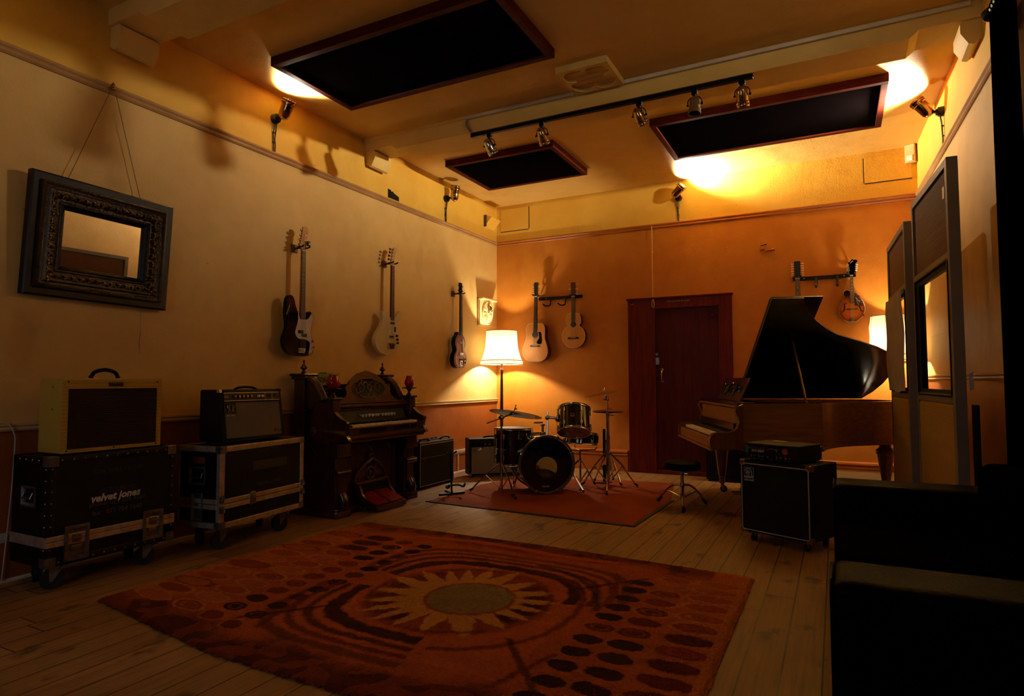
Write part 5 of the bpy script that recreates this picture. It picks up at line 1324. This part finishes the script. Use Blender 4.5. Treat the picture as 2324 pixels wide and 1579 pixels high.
def cymbal(name, label, loc, r, tilt_dir, tilt, dome=.028):
    t = thing(name, label, 'cymbal', loc, 0, 'cymbals')
    pr = [(.006, dome + .0), (r * .1, dome), (r * .19, dome * .72), (r * .24, dome * .5), (r * .6, dome * .32), (r, 0), (r, -.0015), (r * .6, dome * .32 - .003), (r * .24, dome * .5 - .003), (r * .1, dome - .003), (.006, dome - .003)]
    o = G().lathe(pr, 48, cap=False).to('bronze_plate', M['bronze'], t)
    d = Vector((*tilt_dir, 0)).normalized(); z = Vector((0, 0, 1)) * math.cos(tilt) + d * math.sin(tilt)
    t.rotation_euler = z.to_track_quat('Z', 'Y').to_euler(); return t
# left cymbal + boom stand
cs_ = thing('cymbal_stand', 'chrome boom cymbal stand in front of the floor tom', 'stand', (1.266, -2.2, ZM), 0, 'drum hardware stands')
tripod(cs_, [(-.319, -.129), (.326, -.304), (-.23, .42)], .31, .05, .007)
G().cyl((0, 0, .02), (0, 0, .46), .014).cyl((0, 0, .44), (0, 0, .79), .0105).cyl((0, 0, .43), (0, 0, .475), .019).cyl((0, 0, .29), (0, 0, .33), .019).cyl((0, 0, .0), (0, 0, .06), .018).to('tube', M['chrome'], cs_)
g = G().box((0, 0, .80), (.04, .03, .045), .008).cyl((-.03, 0, .80), (.03, 0, .80), .014).tube([(-.17, -.02, .735), (.13, .015, .845)], .008).box((.125, .012, .842), (.045, .022, .03), .006).tube([(.12, .01, .845), (.155, .0, .86), (.17, .01, .93)], .006).cyl((-.04, 0, .46), (-.065, 0, .46), .006).box((.04, 0, .455), (.03, .006, .012), .002)
g.to('boom_arm', M['chrome'], cs_)
cymbal('cymbal', 'bronze cymbal tilted on the boom stand above the floor tom', (1.436, -2.195, .848), .285, (.25, .97), R(13))
G().cyl((.17, .01, .89), (.17, .01, .905), .016).ball((.171, .01, .935), .009).to('wing_nut', M['chrome'], cs_)
# ride
rs2 = thing('cymbal_stand', 'straight chrome cymbal stand right of the bass drum, in front of the hi-hat', 'stand', (2.21, -1.46, ZM), 0, 'drum hardware stands')
tripod(rs2, [(.12, -.40), (.26, .26), (-.34, .08)], .40, .08, .008)
G().cyl((0, 0, .03), (0, 0, .52), .018).cyl((0, 0, .5), (0, 0, .82), .0145).cyl((0, 0, .8), (0, 0, 1.02), .008).cyl((0, 0, .5), (0, 0, .54), .02).cyl((0, 0, .8), (0, 0, .83), .018).cyl((0, 0, .39), (0, 0, .42), .02).to('tube', M['chrome'], rs2)
g = G().box((0, 0, 1.0), (.03, .025, .05), .006).cyl((-.04, 0, .985), (.02, 0, .985), .01).tube([(-.02, 0, 1.0), (-.035, .0, 1.12)], .0045).cyl((.02, 0, .815), (.06, 0, .815), .006).box((.06, 0, .815), (.03, .008, .014), .003).cyl((-.036, 0, 1.085), (-.036, 0, 1.10), .014)
g.to('tilter', M['chrome'], rs2)
cymbal('cymbal', 'bronze ride cymbal, highest of the kit, tilted up to the right', (2.175, -1.46, 1.06), .225, (-.887, -.46), R(10))
# hi-hat
hh = thing('hi_hat_stand', 'chrome and black hi-hat stand behind the straight cymbal stand', 'stand', (2.13, -1.19, ZM), 0, 'drum hardware stands')
tripod(hh, [(.17, -.06), (-.05, .31), (-.22, .1)], .36, .1, .007)
G().cyl((0, 0, .03), (0, 0, .55), .017).cyl((0, 0, .53), (0, 0, .80), .0125).cyl((0, 0, .8), (0, 0, .93), .004).cyl((0, 0, .52), (0, 0, .56), .019).to('tube', M['chrome'], hh)
g = G().box((-.045, -.02, .48), (.03, .03, .32), .006).box((-.04, -.02, .12), (.04, .035, .22), .006).box((0, -.17, .03), (.09, .3, .012), .004, m=RX(R(-6)))
g.to('pedal_board', M['satin'], hh)
cymbal('hi_hat_cymbal', 'upper of the pair of hi-hat cymbals', (2.13, -1.19, .856), .18, (0, 1), R(1), .03)
c_ = cymbal('hi_hat_cymbal', 'lower of the pair of hi-hat cymbals, facing down', (2.13, -1.19, .843), .18, (0, 1), R(179), .03)
# kick pedal
kp = thing('kick_pedal', 'chrome kick pedal behind the bass drum', 'pedal', (1.43, -1.70, ZM), R(40))
G().box((0, .18, .02), (.09, .28, .012), .003, m=RX(R(4))).box((0, .04, .01), (.14, .06, .018), .004).to('foot_board', M['steel'], kp)
G().tube([(-.06, .05, .01), (-.06, .05, .2), (.06, .05, .2), (.06, .05, .01)], .009).to('pedal_frame', M['chrome'], kp)
G().tube([(0, .05, .2), (0, .09, .34)], .005).ball((0, .09, .35), (.026, .03, .03)).to('beater', M['chrome'], kp)

# drum throne
dt = thing('drum_stool', 'round black padded drum stool on a chrome tripod in front of the piano', 'stool', (3.155, -2.055, 0))
G().lathe([(0, .355), (.15, .355), (.17, .362), (.176, .385), (.176, .405), (.168, .423), (.14, .434), (.07, .438), (0, .438)], 40).to('seat', M['leather'], dt)
G().cyl((0, 0, .12), (0, 0, .30), .016).cyl((0, 0, .28), (0, 0, .36), .012).cyl((0, 0, .30), (0, 0, .325), .022).cyl((0, 0, .19), (0, 0, .225), .023).cyl((0, 0, .07), (0, 0, .13), .02).box((.035, 0, .315), (.04, .01, .016), .003).to('column', M['chrome'], dt)
for i, (fx_, fy_) in enumerate(((-.266, .105), (.075, -.318), (.178, .21))):
    L = G().tube(cr([(fx_ * .06, fy_ * .06, .205), (fx_ * .35, fy_ * .35, .195), (fx_ * .7, fy_ * .7, .12), (fx_ * .95, fy_ * .95, .035)], 5, False), .011).tube([(fx_ * .05, fy_ * .05, .09), (fx_ * .6, fy_ * .6, .14)], .007).to('leg', M['chrome'], dt)
    G().tube([(fx_ * .84, fy_ * .84, .065), (fx_ * .94, fy_ * .94, .036), (fx_, fy_, .0195 + (ZM if i == 0 else 0))], [.014, .017, .0185], 8).to('rubber_foot', M['rubber'], L)

# ================================================================ grand piano
pn = thing('grand_piano', 'brown grand piano with its black lining lid propped open', 'piano', (3.03, -1.18, 0), R(23))
M['walnut'] = wood('piano_walnut', '#9a6630', '#7d5022', .32, 0, .15, 4.)
M['walnutv'] = wood('piano_walnut_upright', '#744720', '#5a3416', .28, 2, .35, 5.)
M['lidin'] = mat('lid_black', '#060505', .18, coat=.3)
M['lidout'] = wood('lid_mahogany', '#3a150b', '#2a0e08', .3, 0, .3)
PLAN = Matrix(((1, 0, 0, 0), (0, 0, -1, 0), (0, 1, 0, 0), (0, 0, 0, 1)))
bent = [(.87, 1.4), (.9, 1.33), (.98, 1.20), (1.06, 1.11), (1.19, .99), (1.32, .91), (1.56, .81), (1.76, .72), (1.9, .64), (2.0, .51), (2.04, .34), (2.01, .16), (1.96, .03), (1.88, -.1)]
caseo = [(.2, -.1), (.2, 1.4), (.55, 1.4)] + bent
def shrink(L, d):
    cx, cy = 1.0, .6
    return [(x + (d if x < .3 else -d if x > 1.5 else 0), y + (d if y < 0 else -d * 1.2 if y > .2 else 0)) for x, y in L]
g = G(); g.prism(caseo, .60, .965, m=PLAN); bmesh.ops.recalc_face_normals(g.bm, faces=g.bm.faces); g.to('case', M['walnut'], pn)
g = G(); n = len(caseo); ii = shrink(caseo, .04)
for z0_, z1_ in ((.965, 1.0),):
    lo_, li_, uo, ui = [[g.bm.verts.new((x, -y, z)) for x, y in L] for L, z in ((caseo, z0_), (ii, z0_), (caseo, z1_), (ii, z1_))]
    for i in range(n):
        j = (i + 1) % n
        for a, b in ((lo_, uo), (uo, ui), (ui, li_)): g.bm.faces.new((a[i], a[j], b[j], b[i]))
bmesh.ops.recalc_face_normals(g.bm, faces=g.bm.faces); g.to('rim', M['walnut'], pn)
g = G(); g.prism(shrink(caseo, .045), .966, .972, m=PLAN); bmesh.ops.recalc_face_normals(g.bm, faces=g.bm.faces); g.to('iron_plate', M['lidin'], pn)
g = G(); mo = [(x + (.012 if x > 1.5 else -.0), y + (.012 if y > .2 else -.012)) for x, y in caseo]; g.prism(mo, .592, .612, m=PLAN); bmesh.ops.recalc_face_normals(g.bm, faces=g.bm.faces); g.to('base_moulding', M['walnut'], pn)
prof = [(-.07, .6), (-.085, .64), (-.085, .70), (-.06, .738), (-.01, .75), (.07, .75), (.13, .77), (.165, .81), (.165, .865), (.145, .91), (.135, .95), (.165, .985), (.21, 1.0), (.32, 1.0), (.32, .6)]
for v in (-.065, 1.365):
    g = G(); g.prism(cr(prof[:-3], 4, False) + prof[-3:], -v - .035, -v + .035, bev=.006); bmesh.ops.recalc_face_normals(g.bm, faces=g.bm.faces); g.to('key_cheek', M['walnutv'], pn)
g = G().box((.1, -.65, .625), (.34, 1.37, .05), .01).box((-.055, -.65, .672), (.03, 1.36, .06), .005).box((-.075, -.65, .60), (.03, 1.5, .02), .008)
g.to('key_bed', M['walnut'], pn)
g = G(); W7 = 1.30 / 52
for k in range(52): g.box((.055, -(.0 + W7 * (k + .5)), .715), (.145, W7 - .0012, .03), .002)
g.to('white_keys', M['ivory'], pn)
g = G()
for k in range(51):
    if k % 7 not in (1, 4): g.box((.09, -(W7 * (k + 1)), .733), (.085, .012, .02), .002)
g.to('black_keys', M['black'], pn)
G().box((.155, -.65, .775), (.025, 1.30, .10), .006, m=None).to('fallboard', M['lidin'], pn)
G().box((.185, -.65, .885), (.03, 1.37, .14), .004).box((.17, -.65, .975), (.05, 1.37, .02), .006).to('name_board', M['walnut'], pn)
G().box((.3, -.65, 1.004), (.30, 1.46, .014), .004).to('desk_shelf', M['lidin'], pn)
# music desk leaning back, with cut-out scrollwork
q = T(.27, 0, 1.012) @ RY(R(25))
g = G().box((0, -.65, .12), (.014, .85, .24), .005, m=q); g.to('music_desk', M['lidout'], pn)
g = G(); rs_ = random.Random(6)
for k in range(16):
    y = -.3 - k * .045; g.tube([(-.009, y + .03 * (1 - j / 14) * math.cos(.6 * j), .12 + .07 * (1 - j / 14) * math.sin(.6 * j + k)) for j in range(14)], .005, 5, m=q)
g.to('desk_scrollwork', M['lidin'], pn)
# lid and folded front flap
th = R(39.5); hy, hz_ = .1, 1.008
LM = Matrix(((1, 0, 0, 0), (0, 0, -math.cos(th), hy), (0, 0, math.sin(th), hz_), (0, 0, 0, 1)))
LM = Matrix(((1, 0, 0, 0), (0, math.sin(th), -math.cos(th), hy), (0, math.cos(th), math.sin(th), hz_), (0, 0, 0, 1)))   # local (u, outward normal, w)
lido = [(.58, -.1), (.58, 1.4)] + [(x + (.012 if x > 1.5 else 0), y) for x, y in bent]
w_ = [(u, v + .1) for u, v in lido]
def lidprism(g, pts, a, b, bev=0.):
    g.prism(pts, a, b, m=LM, bev=bev); bmesh.ops.recalc_face_normals(g.bm, faces=g.bm.faces); return g
lidprism(G(), w_, .0, .016, .003).to('lid', M['lidout'], pn)
lidprism(G(), [(u + (.006 if u < .6 else -.008 if u > 1.0 else 0), wv if wv < .1 else wv - .010) for u, wv in w_], -.002, .0006).to('lid_lining', M['lidin'], pn)
lidprism(G(), [(.58, .02), (1.05, .02), (1.05, 1.5), (.58, 1.5)], .020, .036, .003).to('front_flap', M['lidout'], pn)
G().tube([tuple(LM @ Vector((.58, .03 + .01, .018))), tuple(LM @ Vector((.58, .03, 1.47)))], .008).to('flap_hinge', M['lidout'], pn)
G().tube([(.76, -1.345, 1.0), tuple(LM @ Vector((.92, -.004, .92)))], .010).to('lid_prop', M['walnutv'], pn)
# turned legs
legp = [(.02, .09), (.032, .10), (.03, .13), (.024, .14), (.036, .155), (.032, .175), (.04, .19), (.052, .28), (.066, .40), (.074, .455), (.082, .462), (.086, .475), (.08, .487), (.088, .497), (.07, .515), (.05, .535), (.056, .55), (.048, .56), (.066, .585), (.07, .60)]
for i, (u, v) in enumerate(((.36, .0), (.36, 1.28), (1.88, .38))):
    L = G().lathe(legp, 24, m=T(u, -v, 0)).to('leg', M['walnutv'], pn)
    g = G().cyl((u, -v, .04), (u, -v, .1), .016)
    for s_ in (-1, 1): g.box((u + .01, -v + s_ * .018, .05), (.03, .005, .06), .002)
    cst = g.to('caster_fork', M['brass'], L)
    G().cyl((u + .015, -v - .014, .036), (u + .015, -v + .014, .036), .036, n=20).to('caster_wheel', M['rubber'], cst) if 0 else G().cyl((u + .015, -v - .014, .036), (u + .015, -v + .014, .036), .036, n=20).to('caster_wheel', M['rubber'], L)
g = G().box((.55, -.62, .35), (.05, .2, .5), .008).box((.5, -.62, .11), (.18, .26, .04), .008)
for s_ in (-1, 1): g.box((.38, -.62 + s_ * .06, .1), (.14, .035, .014), .005)
g.to('pedal_lyre', M['walnutv'], pn)

# black ribbed heater against the far wall
ht = thing('ribbed_heater', 'black ribbed heater standing by the door under the piano keyboard', 'heater', (3.30, -.24, 0))
G().box((0, 0, .27), (.46, .2, .50), .008).box((0, -.0, .035), (.44, .22, .03), .004).to('heater_body', M['satin'], ht)
g = G()
for k in range(15): g.box((-.195 + k * .028, -.105, .29), (.011, .014, .42), .003)
g.to('ribs', M['steel'] if 0 else mat('rib_black', '#1c1a18', .4, .3), ht)
for s_ in (-1, 1): G().box((s_ * .18, 0, .012), (.05, .2, .024), .003).to('foot', M['rubber'], ht)

# ================================================================ bass cabinet and head
ac = thing('bass_cabinet', 'black bass speaker cabinet with white piping under the bass amplifier head', 'speaker', (4.149, -3.027, 0), R(-24))
w, d, h, z0 = .545, .40, .535, .07
G().box((0, 0, z0 + h / 2), (w, d, h), .012).to('cabinet', M['tolex'], ac)
G().box((0, -d / 2 - .001, z0 + h / 2 - .01), (w - .05, .008, h - .07)).to('grille_cloth', mat('black_grille', '#060606', .8, bump=.3, bscale=500, spec=.2), ac)
g = G()
a, b = (w - .035) / 2, (h - .045) / 2
pts = [(x, z) for x, z in ((-a, -b + .012), (-a, b - .012), (-a + .012, b), (a - .012, b), (a, b - .012), (a, -b + .012), (a - .012, -b), (-a + .012, -b))]
g.tube([(x, -d / 2 - .005, z0 + h / 2 - .003 + z) for x, z in pts], .0042, 6, True).to('white_piping', M['whitepaint'], ac)
for sx in (-1, 1):
    for sz in (-1, 1): corner(ac, (sx * w / 2, -d / 2, z0 + h / 2 + sz * h / 2), (sx, -1, sz), M['brass'] if sx > 0 else M['gold'], .04)
lg = G().box((0, 0, 0), (.078, .002, .062)).box((0, 0, -.051), (.078, .002, .034)); bmesh.ops.transform(lg.bm, matrix=T(-.195, -d / 2 - .007, z0 + h - .085), verts=lg.bm.verts)
lg = lg.to('logo_plate', M['whitepaint'], ac)
q = T(-.195, -d / 2 - .0085, z0 + h - .085)
G().box((0, 0, 0), (.072, .0015, .058), m=q).to('logo_ground', M['black'], lg)
g = G(); arc = lambda r, a0, a1, n=20: [(r * math.cos(a0 + (a1 - a0) * k / n), -.002, r * math.sin(a0 + (a1 - a0) * k / n)) for k in range(n + 1)]
g.tube(arc(.0155, 0, 2 * PI, 28)[:-1], .0032, 6, True, m=q @ T(-.006, 0, -.006)).cyl((-.006, -.001, -.006), (-.006, -.004, -.006), .008, n=18, m=q).tube([(-.03, -.002, .012)] + arc(.027, 2.4, .0)[2:] + [(.027, -.002, -.022), (.034, -.002, -.026)], .0034, 6, m=q @ T(-.002, 0, -.004))
g.to('logo_mark', M['whitepaint'], lg)
text('ampeg', .03, M['black'], lg, T(-.195, -d / 2 - .0085, z0 + h - .135), off=.001, align='CENTER')
for sx in (-1, 1):
    for sy in (-1, 1):
        c = G().box((sx * .2, sy * .14, .062), (.06, .06, .012)).box((sx * .2, sy * .14, .045), (.03, .02, .04), .004).to('caster', M['zinc'], ac); G().cyl((sx * .2 - .012, sy * .14, .026), (sx * .2 + .012, sy * .14, .026), .026).to('wheel', M['rubber'], c)
w, d, h = .425, .33, .125
ah = thing('amplifier_head', 'black bass amplifier head with knobs and a round red sticker on the speaker cabinet', 'amplifier', (4.12, -3.04, .6055), R(-24))
G().box((0, 0, h / 2 + .008), (w, d, h - .008), .004).to('chassis', M['satin'], ah)
G().box((0, -d / 2 - .001, h / 2 + .006), (w - .01, .006, h - .018), .001).to('front_panel', M['black'], ah)
fy_ = -d / 2 - .0045
text('ampeg', .042, mat('logo_outline', '#59585a', .4, .5), ah, T(-.175, fy_, .097), off=.0006, sx=1.15); text('SVT-400T', .022, M['whitepaint'], ah, T(-.155, fy_, .073), off=.0012, sx=1.1)
g = G().prism([(-.012, -.03), (.012, -.03), (.012, .012), (.0, .03), (-.012, .012)], -.001, 0, m=T(-.195, fy_, .088)).box((.006, -.0005, -.0), (.03, .001, .014), m=T(-.19, fy_, .085) @ RY(R(-50)))
g.to('green_sticker', mat('green_sticker', '#1f8a4a', .5), ah)
G().cyl((.105, fy_ + .001, .084), (.105, fy_ - .001, .084), .021, n=28).to('red_sticker', mat('red_sticker', '#a8442c', .5), ah)
g = G()
for k in range(8): g.box((-.03 + k * .011, fy_, .098 - .005 * abs(k - 3) * .6), (.007, .003, .003))
for x in (.04,): g.box((x, fy_, .09), (.0015, .002, .04))
g.to('eq_sliders', M['whitepaint'], ah)
g = G(); g.tube([(-.195, fy_, .06), (-.195, fy_, .022), (-.155, fy_, .022)], .0009, 4)
for x in (-.10, .04, .105): g.box((x, fy_, .036), (.0018, .002, .034))
for x in (-.13, -.07, .0, .06, .13): g.box((x, fy_, .016), (.03, .002, .0012))
g.to('panel_lines', M['whitepaint'], ah)
for i, x in enumerate((-.178, -.15, -.125, -.09, -.065, -.02, .02, .052, .08, .12, .145)):
    G().cyl((x, fy_, .038), (x, fy_ - .014, .038), .008, .007, n=14).to('knob', M['satin'] if i in (0, 6) else M['steel'], ah)
G().box((.0, 0, 0), (.09, .0015, .02), m=T(w / 2 + .0005, .08, .1) @ RZ(R(90))).to('side_lettering_strip', M['dimpaint'], ah)
for sy in (-1, 1): G().box((w / 2 + .003, d / 2 - .02, .065 + sy * .045), (.008, .02, .012), .002).to('rear_bumper', M['chrome'], ah)
for sx in (-1, 1):
    for sy in (-1, 1): G().cyl((sx * .18, sy * .13, 0), (sx * .18, sy * .13, .014), .012).to('foot', M['rubber'], ah)
    G().tube([(sx * .205, -d / 2, .03), (sx * .205, -d / 2 - .022, .03), (sx * .205, -d / 2 - .022, .10), (sx * .205, -d / 2, .10)], .004).to('rack_handle', M['black'], ah)
G().box((-.07, .09, h + .006), (.1, .06, .004)).to('paper_slip', M['whitepaint'], ah)

# ================================================================ acoustic screens
M['greyframe'] = mat('grey_painted_frame', '#7d7565', .5, col2='#736b5c', scale=3, bump=.1, bscale=60)
M['perf'] = cloth('perforated_board', '#4a2c11', '#94683a', ((1, 0, 0), (0, 0, 1)), 420., .7, .5, .6)
M['pad'] = cloth('padded_hessian', '#a9853c', '#cba65a', ((1, 0, 0), (0, 0, 1)), 420., .8, .4, .6)
gl2 = NT('screen_glass').set(Base_Color=(1, 1, 1), Roughness=.02, IOR=1.45)
def clear_glass():
    k = NT('clear_pane'); tp = k.n('BsdfTransparent', {0: (.86, .84, .8, 1)}).outputs[0]; gs_ = k.n('BsdfGlossy', {'Color': (1, 1, 1, 1), 'Roughness': .03}).outputs[0]
    k.t.links.new(k.n('MixShader', {0: .05, 1: tp, 2: gs_}).outputs[0], k.out.inputs[0]); return k.m
M['pane'] = clear_glass()
def screen(label, x0, y0, x1, y1, H, sheet):
    """x0,y0 far end; x1,y1 near end; faces the room's left wall"""
    L = math.hypot(x1 - x0, y1 - y0); a = math.atan2(y1 - y0, x1 - x0)
    t = thing('acoustic_screen', label, 'screen', ((x0 + x1) / 2, (y0 + y1) / 2, 0), a, 'tall grey framed acoustic screens')
    th_, fw_ = .06, .05
    zr = (.03, 1.06, 1.94, H - .0)
    g = G()
    for s_ in (-1, 1): g.box((s_ * (L / 2 - fw_ / 2), 0, H / 2 + .01), (fw_, th_, H - .02), .003)
    for z in (.05, 1.085, 1.95, H - .025): g.box((0, 0, z), (L - 2 * fw_, th_, .05), .003)
    g.to('frame', M['greyframe'], t)
    G().box((0, 0, (1.975 + H - .05) / 2), (L - 2 * fw_, th_ * .5, H - .05 - 1.975)).to('upper_panel', M['perf'], t)
    q = G(); q.box((0, -.005, .567), (L - 2 * fw_, th_ * .8, .985), .02); q.to('lower_panel', M['pad'], t)
    g = G(); frame_ring(g, L - 2 * fw_, .84, [(0, -.034), (.012, -.036), (.02, -.02), (.045, -.012), (.045, .012), (.0, .034)])
    bmesh.ops.transform(g.bm, matrix=T(0, 0, 1.518), verts=g.bm.verts); bmesh.ops.recalc_face_normals(g.bm, faces=g.bm.faces)
    g.to('window_gasket', M['satin'], t)
    G().box((0, 0, 1.518), (L - 2 * fw_ - .08, .006, .76)).to('window_pane', M['pane'], t)
    for s_ in (-1, 1): G().box((s_ * (L / 2 - .1), 0, .012), (.1, .3 if 0 else .12, .024), .004).to('foot', M['greyframe'], t)
    return t
s1 = screen('tall acoustic screen nearer the sofa with a clear window and paper label', 5.055, -2.6, 5.135, -3.70, 2.54, False)
s2 = screen('acoustic screen beside the piano tail with a pale sheet over its window', 4.978, -1.27, 5.022, -2.40, 2.46, True)
G().box((.40, -.017, 2.36), (.05, .002, .075), m=None).to('paper_label', M['ivory'], s1)
sh = thing('pale_sheet', 'pale cloth sheet hung over the window of the screen beside the piano', 'sheet', s2.location, s2.rotation_euler.z)
g = G(); nx_, nz_ = 24, 14; rows = []
for j in range(nz_ + 1):
    z = 1.93 - .82 * j / nz_; rows.append([g.bm.verts.new((-.50 + 1.03 * i / nx_ + .02 * math.sin(j * .5) * (i == 0), -.054 - .007 * math.sin(i * .9 + j * .25) - .004 * math.sin(j * .8), z + .012 * math.sin(i * .35) * (j == nz_))) for i in range(nx_ + 1)])
for j in range(nz_):
    for i in range(nx_): g.bm.faces.new((rows[j][i], rows[j + 1][i], rows[j + 1][i + 1], rows[j][i + 1]))
o = g.to('sheet', mat('sheet_cloth', '#a8968a', .8, bump=.2, bscale=40), sh)
md = o.modifiers.new('thick', 'SOLIDIFY'); md.thickness = .004; md.offset = 1
tp = thing('torn_paper', 'scrap of torn white paper stuck to the edge of the nearer screen', 'paper', (5.19, -3.69, 1.2), R(-60))
G().prism([(-.015, -.06), (.01, -.05), (.018, 0), (.005, .025), (.015, .05), (-.005, .04), (-.015, .045)], -.002, .002).to('paper', M['trim_white'], tp)
lb = thing('leaning_board', 'narrow black board leaning behind the nearer screen', 'board', (5.205, -3.68, 0), R(-88))
G().box((0, .0, .53), (.1, .02, 1.06), .002).to('board', M['satin'], lb)

# ================================================================ sofa
so = thing('sofa', 'black leather sofa in the right foreground seen past its rounded arms', 'sofa', (4.9, -4.9, 0), R(-90))
# local x -> -Y ; local y -> +X ; front at -y
def cushion(g, c, d, bev, crown=.0):
    g.box(c, d, bev, seg=4)
for s_, nm in ((-1, 'far'), (1, 'near')):
    g = G(); x = s_ * 1.0
    g.box((x, .0, .33), (.29, .88, .55), .035, seg=4)
    o = g.to('arm', M['leather'], so)
    G().tube([(x - .13, -.44, .12), (x - .13, -.44, .57), (x - .1, -.44, .595), (x + .1, -.44, .595), (x + .13, -.44, .57), (x + .13, -.44, .12)], .006).to('arm_piping', M['leather'], o)
    if 0: pass
G().box((0, .04, .17), (1.72, .80, .22), .02).to('sofa_base', M['matte'], so)
for s_ in (-1, 1):
    G().box((s_ * .43, -.08, .33), (.845, .72, .14), .05, seg=4).to('seat_cushion', M['matte'], so)
    G().box((s_ * .43, .33, .56), (.845, .2, .42), .07, m=None, seg=4).to('back_cushion', M['matte'], so)
G().box((.145, .445, .42), (1.97, .15, .66), .05, seg=4).to('sofa_back', M['leather'], so)
for sx in (-1, 1):
    for sy in (-1, 1): G().cyl((sx * 1.0, sy * .33, 0), (sx * 1.0, sy * .33, .07), .025).to('foot', M['rubber'], so)

# ================================================================ curtain on the right wall
cu = thing('curtain', 'black floor length curtain hanging on a pole along the right wall', 'curtain', (5.375, -3.62, 0), R(-90) + RA)
g = G(); Lc, nn = .37, 90; cols = []
for i in range(nn + 1):
    x = Lc * i / nn; a = x / .045 * 2 * PI + .5 * math.sin(x * 3)
    cols.append([g.bm.verts.new((x + .012 * math.sin(a * .5 + z), .0 + (.022 + .008 * (1 - z / 3.4)) * math.sin(a), z)) for z in (.02, .8, 1.7, 2.6, 3.38)])
for i in range(nn):
    for j in range(4): g.bm.faces.new((cols[i][j], cols[i + 1][j], cols[i + 1][j + 1], cols[i][j + 1]))
M['velvet'] = mat('black_velvet', '#030203', .9, spec=0.)
o = g.to('drape', M['velvet'], cu, ang=80); md = o.modifiers.new('thick', 'SOLIDIFY'); md.thickness = .006
G().tube([(-.0, 0, 3.42), (.5, 0, 3.42)], .018).to('pole', M['satin'], cu)
G().lathe([(.018, 0), (.022, .008), (.02, .018), (.036, .04), (.044, .06), (.036, .082), (.014, .1), (.0, .104)], 18, m=T(0, 0, 3.42) @ RY(R(-90))).to('finial', M['satin'], cu)
for k in range(8): G().ring((.02 + k * .045, 0, 3.41), .027, .004, (1, 0, 0), 18, 6).to('curtain_ring', M['velvet'], cu)
for x in (.08, .45): G().box((x, .05, 3.42), (.025, .12, .03), .004).to('pole_bracket', M['satin'], cu)
